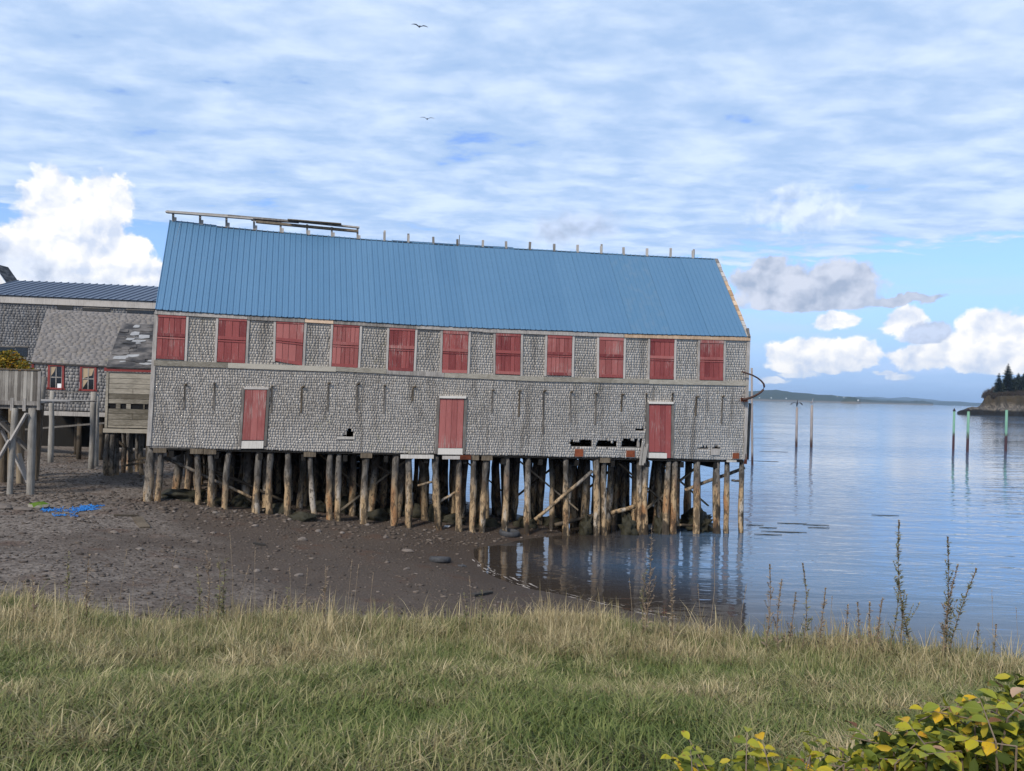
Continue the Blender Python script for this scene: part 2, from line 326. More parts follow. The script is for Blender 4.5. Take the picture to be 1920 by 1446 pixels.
# vegetation
def leafmat(name, pts, attr='rnd', transl=.3, rough=.6, obj=False):
    g = mat(name); r = g.rnd() if obj else g.attr(attr); n = g.noise(g.geo(), 9, 3)
    c = g.ramp(g.m('ADD', g.m('MULTIPLY', r, .85), g.m('MULTIPLY', n, .15)), pts)
    if obj:
        q = g.n('ShaderNodeSeparateXYZ', {0: g.obj()}); ay = g.m('ABSOLUTE', q.outputs[1]); v = g.m('SINE', g.m('MULTIPLY', g.m('SUBTRACT', q.outputs[0], g.m('MULTIPLY', ay, 1.1)), 48.0))
        vein = g.m('MAXIMUM', g.m('MULTIPLY', g.ss(v, .55, .95), .35), g.m('SUBTRACT', 1.0, g.ss(ay, .008, .022))); c = g.mix(g.m('MULTIPLY', vein, .35), c, (.30, .30, .10))
        sp = g.noise(g.vm('ADD', g.obj(), g.n('ShaderNodeCombineXYZ', {0: g.m('MULTIPLY', g.rnd(), 40.0)}).outputs[0]).outputs[0], 3.2, 4, .6)
        br = g.ss(g.m('ADD', g.m('MULTIPLY', q.outputs[0], .25), g.m('ADD', sp, g.m('MULTIPLY', ay, .4))), .78, .90); c = g.mix(g.m('MULTIPLY', br, .8), c, (.20, .075, .025))
    g.out(c, rough, .25, transl=transl)
g = mat('grass'); r = g.attr('prnd'); dr = g.attr('dry'); tt = g.attr('t')
gr = g.ramp(r, [(.0, (.045, .068, .016)), (.5, (.115, .148, .040)), (1.0, (.23, .235, .085))])
st = g.ramp(r, [(.0, (.15, .115, .055)), (.6, (.36, .285, .155)), (1.0, (.56, .46, .28))])
cc = g.mix(dr, gr, st); g.out(cc, .6, .2, transl=.3)
leafmat('weed', [(0, (.11, .11, .05)), (.5, (.22, .21, .10)), (.8, (.32, .26, .15)), (1, (.24, .15, .12))])
leafmat('weed_dry', [(0, (.13, .09, .07)), (.6, (.28, .21, .145)), (1, (.42, .33, .22))])
leafmat('rose_green', [(0, (.07, .10, .014)), (.4, (.20, .23, .026)), (1, (.44, .40, .03))], obj=True, transl=.35, rough=.45)
leafmat('rose_yellow', [(0, (.20, .23, .02)), (.45, (.42, .36, .02)), (.8, (.62, .36, .015)), (1, (.48, .18, .02))], obj=True, transl=.35, rough=.5)
leafmat('rose_dry', [(0, (.10, .04, .02)), (.5, (.26, .12, .06)), (1, (.48, .36, .26))], obj=True, transl=.15, rough=.8)
leafmat('rose_fill', [(0, (.035, .05, .012)), (.45, (.11, .14, .02)), (.8, (.30, .29, .03)), (1, (.55, .33, .03))])
leafmat('shrub_autumn', [(0, (.05, .06, .012)), (.45, (.16, .14, .02)), (.75, (.34, .22, .02)), (1, (.40, .12, .015))])
leafmat('spruce', [(0, (.010, .016, .010)), (.6, (.022, .034, .018)), (1, (.05, .055, .03))], transl=.1)
leafmat('bare_shrub', [(0, (.045, .03, .026)), (.6, (.10, .07, .06)), (1, (.16, .10, .075))], transl=.05)
leafmat('hedge', [(0, (.03, .022, .016)), (.6, (.07, .045, .03)), (1, (.05, .06, .025))], transl=.1)
g = mat('bark'); n = g.noise(g.geo(), 3, 4); g.out(g.mix(n, (.05, .04, .035), (.22, .19, .17)), .9, .1)
g = mat('cliff'); p = g.geo(); z = g.n('ShaderNodeSeparateXYZ', {0: p}).outputs[2]; n = g.noise(p, .45, 6, .7); n5 = g.noise(p, .12, 3)
cc = g.mix(g.ss(n, .35, .7), (.03, .026, .022), (.20, .17, .135)); dk = g.m('SUBTRACT', 1.0, g.ss(g.m('ADD', z, g.m('MULTIPLY', n5, 2.0)), 3.4, 5.0))
cc = g.mix(dk, cc, (.014, .012, .010)); tp = g.ss(g.m('ADD', z, g.m('MULTIPLY', n5, 6.0)), 8.5, 11.5); cc = g.mix(tp, cc, (.05, .038, .022)); g.out(cc, .9, .1, g.bump(n, 1.2))
def hillmat(name, a, b, shore=None):
    g = mat(name); p = g.geo(); z = g.n('ShaderNodeSeparateXYZ', {0: p}).outputs[2]; n = g.noise(p, .012, 6, .7)
    cc = g.mix(n, a, b)
    if shore: cc = g.mix(g.m('MULTIPLY', g.m('SUBTRACT', 1.0, g.ss(g.m('ADD', z, g.m('MULTIPLY', n, 10.0)), 8.0, 15.0)), .8), cc, shore)
    g.out(cc, .95, .05)
hillmat('hill_near', (.012, .022, .014), (.05, .06, .035), (.16, .13, .10))
hillmat('hill_far', (.02, .03, .02), (.05, .06, .04))

# ------------------------------------------------------------------ terrain and water
shore_pts = np.array([(60, 13), (30, 14), (14, 15), (9, 16.4), (6.0, 18.6), (4.6, 20.0), (2.6, 21.4), (.7, 22.9), (-.7, 25.0), (-1.35, 27.0), (-1.2, 28.7), (.2, 30.3), (2.3, 31.8), (2.2, 34), (-1, 39), (-4.5, 43.5), (-9, 49), (-12, 58), (-14, 75), (-18, 130)], float)
def shore_dist(x, y):
    """signed distance to the waterline, + on the land side (left / near)"""
    x = np.asarray(x, float); y = np.asarray(y, float); best = np.full(x.shape, 1e9); sgn = np.ones(x.shape)
    for a, b in zip(shore_pts[:-1], shore_pts[1:]):
        d = b - a; L2 = d @ d; t = np.clip(((x - a[0]) * d[0] + (y - a[1]) * d[1]) / L2, 0, 1)
        ex, ey = x - a[0] - t * d[0], y - a[1] - t * d[1]; q = np.hypot(ex, ey)
        cr = d[0] * (y - a[1]) - d[1] * (x - a[0])
        m = q < best - 1e-9; best = np.where(m, q, best); sgn = np.where(m, np.where(cr > 0, 1, -1), sgn)
    return best * sgn
def edge_y(x): return 9.6 - .075 * x + .5 * np.sin(x * .55 + 1) + .25 * np.sin(x * 1.7)
def smst(x, a, b): t = np.clip((x - a) / (b - a), 0, 1); return t * t * (3 - 2 * t)
def height(x, y):
    x = np.asarray(x, float); y = np.asarray(y, float)
    s = shore_dist(x, y)
    bz = np.where(s > 0, np.minimum(s * .128, 1.5 + (s - 11.7) * .055), np.maximum(s * .10, -2.5))
    bz = np.minimum(bz, 3.2)
    bz = bz + np.where(s > 1, .05, .02) * np.sin(x * 1.3 + y * .7) * np.sin(y * 1.1 - x * .4)
    e = edge_y(x)
    gz = 4.2 - 1.46 * smst(y, 1.5, 10.5) + .04 * np.sin(x * 1.9) * np.sin(y * 1.6)
    k = 1 - smst(y, e - .3, e + 4.2)
    return bz * (1 - k) + gz * k
def glines(segs):
    out = []
    for a, b, n in segs: out += list(np.linspace(a, b, n, endpoint=False))
    return np.array(out + [segs[-1][1]])
def gridmesh(name, xs, ys, zf, attrs=None, smooth=True):
    XX, YY = np.meshgrid(xs, ys); ZZ = zf(XX, YY); V = np.stack([XX, YY, ZZ], -1).reshape(-1, 3)
    nx, ny = len(xs), len(ys); i = np.arange((ny - 1) * (nx - 1)); r, cidx = i // (nx - 1), i % (nx - 1); a = r * nx + cidx
    F = np.stack([a, a + 1, a + nx + 1, a + nx], 1)
    return npmesh(name, V, F, {k: f(XX, YY).ravel() for k, f in (attrs or {}).items()}, smooth)
gx = glines([(-900, -60, 12), (-60, -26, 40), (-26, 16, 150), (16, 60, 40), (60, 900, 8)])
gy = glines([(-600, -10, 10), (-10, 2, 12), (2, 50, 170), (50, 140, 30)])
ground = link('ground', gridmesh('ground', gx, gy, height), 'beach'); tag(ground, kind='structure')
wx = glines([(-9000, -300, 10), (-300, -20, 20), (-20, 30, 70), (30, 300, 30), (300, 9000, 14)])
wy = glines([(-40, 10, 5), (10, 60, 70), (60, 300, 30), (300, 15000, 20)])
water = link('water', gridmesh('water', wx, wy, lambda x, y: 0 * x, {'shallow': lambda x, y: 1 - smst(-shore_dist(x, y), .5, 9.0)}), 'water'); tag(water, kind='structure')

# foam along the waterline
mb = MB()
for k in range(60):
    t = random.uniform(5.0, 8.8); i = int(t); a = shore_pts[i] * (1 - t + i) + shore_pts[i + 1] * (t - i)
    d = shore_pts[i + 1] - shore_pts[i]; d = d / np.hypot(*d); L = random.uniform(.08, .45); wd = random.uniform(.006, .026)
    a = a + np.array([-d[1], d[0]]) * random.uniform(-.38, .05); ps = []
    for j in range(5):
        q = a + d * L * (j / 4 - .5) + np.array([-d[1], d[0]]) * random.uniform(-.02, .02); ps.append(q)
    vs = []
    for j, q in enumerate(ps):
        ww = wd * math.sin(math.pi * (j + .3) / 4.6)
        zz_ = max(float(height(q[0], q[1])), 0) + .012
        vs += [(q[0] - d[1] * ww, q[1] + d[0] * ww, zz_), (q[0] + d[1] * ww, q[1] - d[0] * ww, zz_)]
    mb.add(vs, [(2 * j, 2 * j + 1, 2 * j + 3, 2 * j + 2) for j in range(4)])
tag(mb.build('foam', 'foam', kind='stuff'), 'thin pale foam scraps along the waterline of the cove', 'foam')

# ------------------------------------------------------------------ main building frame of reference
YAW = .226
E1 = Vector((math.cos(YAW), math.sin(YAW), 0)); NB = Vector((-math.sin(YAW), math.cos(YAW), 0))    # along the facade, into the building
P0 = Vector((-13.115, 28.0, 0)); WD = 3.4                                                            # half depth
def fac(px, py, t=0.0):                       # pixel -> (s, z) on the facade plane moved t into the building
    p = at_plane(px, py, P0 + NB * t, NB); return (p - P0).dot(E1), p.z
def W(s, z, off=0.0): v = P0 + E1 * s - NB * off; return Vector((v.x, v.y, z))    # off = towards the camera
def pline(pts, t=0.0):
    a = np.array([fac(x, y, t) for x, y in pts]); return lambda s: float(np.interp(s, a[:, 0], a[:, 1]))
sillz = pline([(277.7, 837), (448, 842.6), (627, 847), (817, 851), (1060, 856.5), (1210, 859.3), (1395.5, 862.6)])
beltz = pline([(289, 680), (613, 691), (833, 703), (1043, 712), (1401, 719)])
eavez = pline([(292, 587), (464, 596.5), (571, 602), (680, 608), (780, 614.5), (905, 620), (1055, 625.5), (1170, 630), (1403, 636)])
S0b, S0t, S1b, S1t = fac(277.7, 837)[0], fac(293, 585)[0], fac(1396.5, 862)[0], fac(1404, 637)[0]
zb0, zt0 = fac(277.7, 837)[1], fac(293, 585)[1]
def sleft(z): return S0b + (S0t - S0b) * (z - zb0) / (zt0 - zb0)
def sright(z): return S1b + (S1t - S1b) * (z - zb0) / (zt0 - zb0)
ROOT = empty('wharf_building', W(11.5, sillz(11.5), 0), 'long grey shingled wharf building with blue metal roof and red shutters on piles', 'building')
def slab(mb, q, o0, o1, r=0.0):               # q: four (s,z) TL TR BR BL
    return mb.hexa([W(*q[3], o0), W(*q[2], o0), W(*q[2], o1), W(*q[3], o1), W(*q[0], o0), W(*q[1], o0), W(*q[1], o1), W(*q[0], o1)], r)
def rect(s0, s1, z0, z1): return [(s0, z1), (s1, z1), (s1, z0), (s0, z0)]
def bil(q, u, v):                             # u across, v down
    a = [q[0][i] * (1 - u) + q[1][i] * u for i in (0, 1)]; b = [q[3][i] * (1 - u) + q[2][i] * u for i in (0, 1)]
    return (a[0] * (1 - v) + b[0] * v, a[1] * (1 - v) + b[1] * v)
def sub(q, u0, u1, v0, v1): return [bil(q, u0, v0), bil(q, u1, v0), bil(q, u1, v1), bil(q, u0, v1)]

SHUT = [[(297.2, 587.4), (349.4, 590), (345.4, 675.2), (293.4, 672.3)], [(411, 593.5), (463.4, 595.9), (459.2, 681.7), (407, 678.2)],
        [(518.7, 599.4), (570.4, 601), (566.2, 685.7), (516.4, 677.0)], [(625.7, 605.3), (674.4, 607), (670.4, 690), (621.7, 687)],
        [(730.8, 611.9), (778.3, 613.6), (774.5, 696.7), (727.5, 694.6)], [(830.8, 618.6), (878, 621.3), (875.2, 700), (828.6, 699)],
        [(929.4, 623), (975.8, 625), (974.7, 702.9), (928.8, 701)], [(1026.6, 626.8), (1072.4, 628.9), (1070.6, 704.6), (1024.7, 703.4)],
        [(1123.5, 631), (1168.6, 632.9), (1167, 708.6), (1122.8, 707.4)], [(1219, 634), (1263.4, 635.7), (1261.8, 711.2), (1217.6, 710.5)],
        [(1312.3, 637.1), (1355.8, 638), (1354.4, 713.5), (1311.2, 712.3)]]
DOOR = [[(459.8, 730.9), (500.5, 731.3), (494.6, 825), (454, 825)], [(825.4, 747.6), (869.7, 748.2), (866.2, 839.9), (821.5, 839.9)],
        [(1217, 758), (1257.9, 758.6), (1257, 848), (1216.3, 847.2)]]
HOLES = [(649.5, 804, 662.7, 824), (632, 815.4, 649.5, 818), (1068.7, 825, 1109.6, 836.8), (1117.4, 826, 1156.8, 837.2), (1165, 822, 1204.8, 838), (1190.4, 802, 1207, 807.5), (1311, 836.5, 1327.6, 840.5), (1336.5, 837.2, 1349.7, 840.5)]
SH = [[fac(*p) for p in q] for q in SHUT]; DR = [[fac(*p) for p in q] for q in DOOR]
HO = []
for x0, y0, x1, y1 in HOLES:
    a, b = fac(x0, y1), fac(x1, y0); HO.append((a[0], b[0], a[1], b[1]))
HT = 8.5
# sheathing behind the shingles, with the real holes cut out of it
wall = MB()
scut = sorted({0.0, 23.7} | {v for h in HO for v in h[:2]}); nz = 2
ss_ = [sleft(3.5)] + [v for v in scut if .2 < v < 23.3] + [sright(3.5)]
zc = sorted({v for h in HO for v in h[2:]})
for a, b in zip(ss_[:-1], ss_[1:]):
    m_ = (a + b) / 2; zs = [sillz(m_) + .02] + zc + [eavez(m_)]; zs = sorted(zs)
    for z0_, z1_ in zip(zs[:-1], zs[1:]):
        if any(h[0] - .001 < m_ < h[1] + .001 and h[2] - .001 < (z0_ + z1_) / 2 < h[3] + .001 for h in HO): continue
        def cl(s, z): return sleft(z) + .02 if s == ss_[0] else (sright(z) - .02 if s == ss_[-1] else s)
        wall.hexa([W(cl(a, z0_), z0_, -.06), W(cl(b, z0_), z0_, -.06), W(cl(b, z0_), z0_, 0), W(cl(a, z0_), z0_, 0), W(cl(a, z1_), z1_, -.06), W(cl(b, z1_), z1_, -.06), W(cl(b, z1_), z1_, 0), W(cl(a, z1_), z1_, 0)], .2)
D2 = 2 * WD
rl, rr = fac(317.6, 414.6, WD), fac(1339.4, 484.7, WD)          # ridge ends
el, er = fac(290.6, 580.4, -.12), fac(1400.5, 631, -.12)        # roof eave ends
for s0_, s1_, zz0, zz1, end in ((sleft, sleft, 0, 0, 0), (sright, sright, 0, 0, 1)):
    sb, stp = s0_(zb0), s0_(zt0); zsl = sillz(0 if end == 0 else 23); ze = eavez(0 if end == 0 else 23); rg = rl if end == 0 else rr
    dx = .03 if end == 0 else -.03
    vs = [W(sb + dx, zsl, -.06), W(stp + dx, ze, -.06), W(rg[0] + (.06 if end == 0 else -.06), rg[1] - .12, -WD), W(stp + dx, ze, -D2 + .06), W(sb + dx, zsl, -D2 + .06)]
    vs += [v + E1 * (.08 if end == 0 else -.08) for v in vs]
    fs = [(0, 1, 2, 3, 4), (9, 8, 7, 6, 5)] + [(i, i + 5, (i + 1) % 5 + 5, (i + 1) % 5) for i in range(5)]
    wall.add(vs, fs, .3)
wall.hexa([W(sleft(3.4), sillz(0), -D2), W(sright(3.4), sillz(23), -D2), W(sright(3.4), sillz(23), -D2 + .06), W(sleft(3.4), sillz(0), -D2 + .06), W(S0t, eavez(0), -D2), W(S1t, eavez(23), -D2), W(S1t, eavez(23), -D2 + .06), W(S0t, eavez(0), -D2 + .06)], .3)
WALL = wall.build('wall', 'wood_grey', ROOT)
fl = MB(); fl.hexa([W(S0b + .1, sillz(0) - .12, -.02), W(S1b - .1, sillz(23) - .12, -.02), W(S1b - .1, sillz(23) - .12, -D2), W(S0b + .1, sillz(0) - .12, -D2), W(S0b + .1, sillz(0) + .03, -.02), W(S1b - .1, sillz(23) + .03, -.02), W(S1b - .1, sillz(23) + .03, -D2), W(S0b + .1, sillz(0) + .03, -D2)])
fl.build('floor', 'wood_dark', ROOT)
# joists under the floor
for s in np.arange(.8, 23.2, 1.55):
    m_ = MB(); m_.beam(W(s, sillz(s) - .25, -.05), W(s, sillz(s) - .25, -D2 + .1), .16, .24); m_.build('joist', 'wood_dark', ROOT)

def shingles(name, fn, rows, skip, exposure, wmin, wmax, m, parent, jit=.006, bleach=None, thick=.012):
    """rows: list of (zlow(s), s0, s1); fn(s, z, off) -> world"""
    V = []; F = []; A = []; B = []; wq = []
    for zf, s0, s1 in rows:
        s = s0 - random.uniform(0, wmax * .5)
        while s < s1:
            w_ = random.uniform(wmin, wmax); a, b = max(s, s0), min(s + w_ - .0005, s1); s += w_
            if b - a < .02: continue
            mdl = (a + b) / 2; z0 = zf(mdl); z1 = z0 + exposure * 1.12
            if skip and skip(mdl, z0 + exposure * .55, a, b): continue
            j0, j1 = random.gauss(0, jit), random.gauss(0, jit); th = thick * random.uniform(.9, 1.12); i = len(V)
            V += [fn(a, z0 + j0, th), fn(b, z0 + j1, th), fn(b, z1, .004), fn(a, z1, .004), fn(a, z0 + j0, 0), fn(b, z0 + j1, 0), fn(b, z1, 0), fn(a, z1, 0)]
            F += [(i, i + 1, i + 2, i + 3), (i + 4, i + 5, i + 1, i), (i + 4, i, i + 3, i + 7), (i + 1, i + 5, i + 6, i + 2)]
            r = random.random(); A += [r] * 8; B += [bleach(mdl, z0) if bleach else 0.0] * 8
    me = npmesh(name, np.array([tuple(v) for v in V]), np.array(F), {'rnd': A, 'bleach': B})
    o = link(name, me, m, parent); o['kind'] = 'stuff'; return o
def inquad(q, s, z, mg):
    s0 = min(q[0][0], q[3][0]) - mg; s1 = max(q[1][0], q[2][0]) + mg; return s0 < s < s1 and q[3][1] - mg < z < q[0][1] + mg
def skipf(s, z, a, b):
    if any(inquad(q, s, z, .045) for q in SH): return True
    if any(q[0][0] - .10 < s < q[1][0] + .10 and z < q[0][1] + .08 for q in DR): return True
    return any(h[0] - random.uniform(-.03, .05) < s < h[1] + random.uniform(-.03, .05) and h[2] - .03 - random.uniform(0, .07) < z < h[3] - .02 + random.uniform(-.07, .07) for h in HO)
EXL, EXU = .118, .118
rows = []
nlow = 31
for i in range(nlow):
    f = i / nlow; zf = (lambda f: lambda s: sillz(s) + (beltz(s) - .07 - sillz(s)) * f + .012 * math.sin(s * 1.9 + f * 9))(f)
    z_ = zf(11); rows.append((zf, sleft(z_) + .06, sright(z_) - .06))
def blch(s, z):
    h = z - sillz(s); return max(0, min(1, (.85 - h) / .6 + random.uniform(-.25, .35))) if h < 1.05 else max(0, random.gauss(-.18, .18))
shingles('shingle_cladding', W, rows, skipf, (beltz(11) - sillz(11)) / nlow, .05, .125, 'shingle_grey', WALL, .010, blch)
rows = []; nup = 18
for i in range(nup):
    f = i / nup; zf = (lambda f: lambda s: beltz(s) + .05 + (eavez(s) - .02 - beltz(s)) * f)(f); z_ = zf(11); rows.append((zf, sleft(z_) + .06, sright(z_) - .06))
shingles('shingle_cladding', W, rows, skipf, (eavez(11) - beltz(11)) / nup, .06, .14, 'shingle_grey', WALL, .004, lambda s, z: max(0, random.gauss(-.1, .16)))
# end walls and back wall cladding (seen from the side)
for end in (0, 1):
    sx_ = 0 if end == 0 else 23.3
    def fe(t, z, off, end=end): s = (sleft(z) - off + .005) if end == 0 else (sright(z) + off - .005); return W(s, z, -t)
    rows = []
    zlo, zhi = sillz(sx_), (rl if end == 0 else rr)[1]; ze = eavez(sx_)
    for i in range(int((zhi - zlo) / .125)):
        z = zlo + i * .125; in_ = 0 if z < ze else WD * (z - ze) / (zhi - ze)
        if 2 * WD - 2 * in_ > .3: rows.append(((lambda z: lambda s: z)(z), in_ + .02, D2 - in_ - .02))
    shingles('shingle_cladding', fe, rows, None, .125, .09, .2, 'shingle_grey', WALL)

# trim boards
def boards(name, cuts, zf, h, o0, o1, m, mats=None):
    for i, (a, b) in enumerate(zip(cuts[:-1], cuts[1:])):
        mb = MB(); j = random.uniform(-.015, .015); slab(mb, [(a + .005, zf(a) + h / 2 + j), (b - .005, zf(b) + h / 2 + j), (b - .005, zf(b) - h / 2 + j), (a + .005, zf(a) - h / 2 + j)], o0, o1 + random.uniform(0, .008), random.random())
        mb.build(name, (mats[i] if mats else m), ROOT)
bc = [S0t - .02] + [fac(x, 700)[0] for x in (427, 630, 724, 833, 1020, 1216)] + [S1t - .03]
boards('belt_board', bc, beltz, .19, .02, .06, None, ['wood_lichen', 'wood_lichen', 'wood_lichen', 'wood_grey', 'wood_lichen', 'wood_lichen', 'wood_lichen'])
ec = [S0t - .03] + [fac(x, 610)[0] for x in (464, 571.5, 625, 780, 905, 1170)] + [S1t + .04]
boards('eave_board', ec, lambda s: eavez(s) + .015, .15, .03, .085, 'wood_grey', ['wood_grey', 'wood_grey', 'wood_tan', 'wood_grey', 'wood_grey', 'wood_grey', 'wood_tan'])
for fn_, dx in ((sleft, .05), (sright, -.05)):
    mb = MB(); z0_, z1_ = sillz(0 if dx > 0 else 23) + .02, eavez(0 if dx > 0 else 23) - .06
    slab(mb, [(fn_(z1_) - .07 + dx * .4, z1_), (fn_(z1_) + .07 + dx * .4, z1_), (fn_(z0_) + .07 + dx * .4, z0_), (fn_(z0_) - .07 + dx * .4, z0_)], -.08, .05, .6); mb.build('corner_board', 'wood_grey', ROOT)
# shutters
for k, q in enumerate(SH):
    R = MB(); slab(R, sub(q, -.01, 1.01, 0, 1), .0, .03, .3); sh = R.build('shutter', 'paint_red', ROOT)
    cuts = [0]; npk = random.choice((4, 5, 5, 6))
    for i in range(npk - 1): cuts.append((i + 1) / npk + random.uniform(-.03, .03))
    cuts.append(1)
    for half in ((.055, .485), (.515, .945)):
        for a, b in zip(cuts[:-1], cuts[1:]):
            mb = MB(); slab(mb, sub(q, a + .008, b - .008, *half), .028, .045 + random.uniform(0, .007), random.random()); mb.build('plank', 'paint_red_faded' if k in (2, 3, 7, 8) else 'paint_red', sh)
    for v0, v1 in ((0, .085), (.43, .50), (.525, .55), (.93, 1.0)):
        mb = MB(); slab(mb, sub(q, 0, 1, v0, v1), .03, .068, random.random()); mb.build('batten', 'paint_red' if random.random() < .7 else 'paint_red_faded', sh)
    for u0, u1 in ((-.10, -.015), (1.015, 1.10)):
        if k == 0 and u0 < 0: u0 = -.06
        mb = MB(); slab(mb, sub(q, u0, u1, -.0, 1.03), .0, .055, random.uniform(.5, 1)); mb.build('jamb', 'wood_grey', sh)
# doors
for k, q in enumerate(DR):
    R = MB(); slab(R, sub(q, -.01, 1.01, 0, 1), .0, .02, .3); d = R.build('door', 'paint_red_faded', ROOT)
    cuts = [0, .26, .5, .74, 1] if k != 0 else [0, .36, .66, 1]
    for a, b in zip(cuts[:-1], cuts[1:]):
        mb = MB(); slab(mb, sub(q, a + .006, b - .006, .005, 1 if not (k == 2 and b == 1) else 1.12), .018, .036 + random.uniform(0, .008), random.random()); mb.build('plank', 'paint_red' if k == 2 else 'paint_red_faded', d)
    for u0, u1 in ((-.14, -.02), (1.02, 1.14)):
        mb = MB(); slab(mb, sub(q, u0, u1, -.04, 1.12), .0, .05, random.uniform(.0, .2)); mb.build('jamb', 'wood_grey', d)
    mb = MB(); slab(mb, sub(q, -.05, 1.08, -.055 if k else -.05, -.01), .0, .10 if k else .06, .9); mb.build('header', 'wood_white' if k else 'wood_grey', d) if True else None
    mb = MB(); slab(mb, sub(q, -.02, 1.0 if k != 2 else .82, 1.02, 1.17 if k == 0 else 1.13), .0, .04, .8); mb.build('kick_board', 'wood_white', d)
# battens with dark strips painted for their thin shadows, brackets on the lower wall
for x, y0, y1 in [(347, 722, 768), (402.5, 720, 768), (510, 725, 775), (566, 728, 774), (616, 721, 770), (670, 723, 772), (721.5, 725, 776), (774.5, 728, 752), (923.5, 733, 775), (974, 734, 782), (1019.5, 736, 815), (1070, 737, 793), (1117.5, 738, 797), (1166, 740, 772), (1212, 740, 790), (1261, 741, 760), (1305.5, 745, 780), (1354, 746, 795)]:
    a, b = fac(x, y0), fac(x - 1.5, y1)
    mb = MB(); slab(mb, [(a[0] - .03, a[1]), (a[0] + .035, a[1]), (b[0] + .035, b[1]), (b[0] - .03, b[1])], .0, .03, .1); mb.build('slot_batten', random.choice(('wood_brown', 'wood_grey', 'wood_post')), ROOT)
    mb = MB(); slab(mb, rect(a[0] - .012, a[0] + .006, a[1] - random.uniform(.35, .9) * (y1 - y0) * .018, a[1] - .05), .028, .034, .1); mb.build('batten_shade_strip', 'wood_dark', ROOT)
    mb = MB(); mb.beam(W(a[0], a[1] + .02, 0), W(a[0] + random.uniform(-.05, .1), a[1] + random.uniform(.0, .1), .14), .06, .05); mb.build('bracket', 'wood_brown', ROOT)
# boards and plates at the sill
for x0, y0, x1, y1, m_ in [(1077.5, 842.5, 1093, 856, 'rust'), (1173.8, 845, 1189.5, 857, 'rust'), (1373.4, 849.5, 1385, 860, 'rust'), (750.6, 852.8, 813, 859.5, 'wood_white'), (829, 855, 862, 861, 'wood_grey'), (862, 853.5, 883, 861.5, 'rust'), (821, 841, 868, 852, 'wood_white'), (1362, 863, 1380, 866.5, 'wood_white'), (631.5, 819, 665, 823.5, 'wood_white'), (1332, 842, 1349, 853, 'wood_grey'), (1395, 851, 1400, 870, 'rust')]:
    a, b = fac(x0, y1), fac(x1, y0); mb = MB(); slab(mb, rect(a[0], b[0], a[1], b[1]), .0, .05, random.random()); mb.build('sill_board', m_, ROOT)
for (x0, y0, x1, y1) in [(1204, 830, 1198, 872), (1208, 838, 1203, 872), (1213, 832, 1206, 868)]:
    mb = MB(); a, b = fac(x0, y0), fac(x1, y1); mb.beam(W(*a, .06), W(*b, .10), .09, .02, NB); mb.build('loose_board', 'wood_white', ROOT)
for x in (1113, 1161, 1198):       # studs showing in the gaps
    a, b = fac(x, 838), fac(x, 820); mb = MB(); slab(mb, rect(a[0] - .05, a[0] + .05, a[1], b[1]), -.13, -.055, .5); mb.build('stud', 'wood_grey', ROOT)
# metal roof, panel by panel
ROOF = empty('roof', W(11.5, rl[1], -WD)); ROOF.parent = ROOT; ROOF.matrix_parent_inverse = ROOT.matrix_basis.inverted()
EP = np.array([fac(x, y, -.12) for x, y in [(290.6, 580.4), (464.6, 591), (571, 596.4), (680, 603), (780, 609.2), (904.7, 614.9), (1055, 620), (1170.5, 625), (1400.5, 631)]])
RP = np.array([fac(x, y, WD) for x, y in [(317.6, 414.6), (362.8, 419), (474, 430.6), (678.6, 447.5), (725, 451), (859.4, 459.3), (955, 464.8), (1055, 470.3), (1215, 479.3), (1339.4, 484.7)]])
def rp(side, u, v, h):          # u along, v 0 eave .. 1 ridge, h above the sheet
    e = [el[0] * (1 - u) + er[0] * u]; e.append(float(np.interp(e[0], EP[:, 0], EP[:, 1]))); r = [rl[0] * (1 - u) + rr[0] * u]; r.append(float(np.interp(r[0], RP[:, 0], RP[:, 1])))
    t = -.12 * (1 - v) + WD * v; s = e[0] * (1 - v) + r[0] * v; z = e[1] * (1 - v) + r[1] * v
    sl = math.atan2(rl[1] - el[1], WD + .12); t -= math.sin(sl) * h; z += math.cos(sl) * h
    if side: t = 2 * WD - t
    return W(s, z, -t)
NPAN = 27
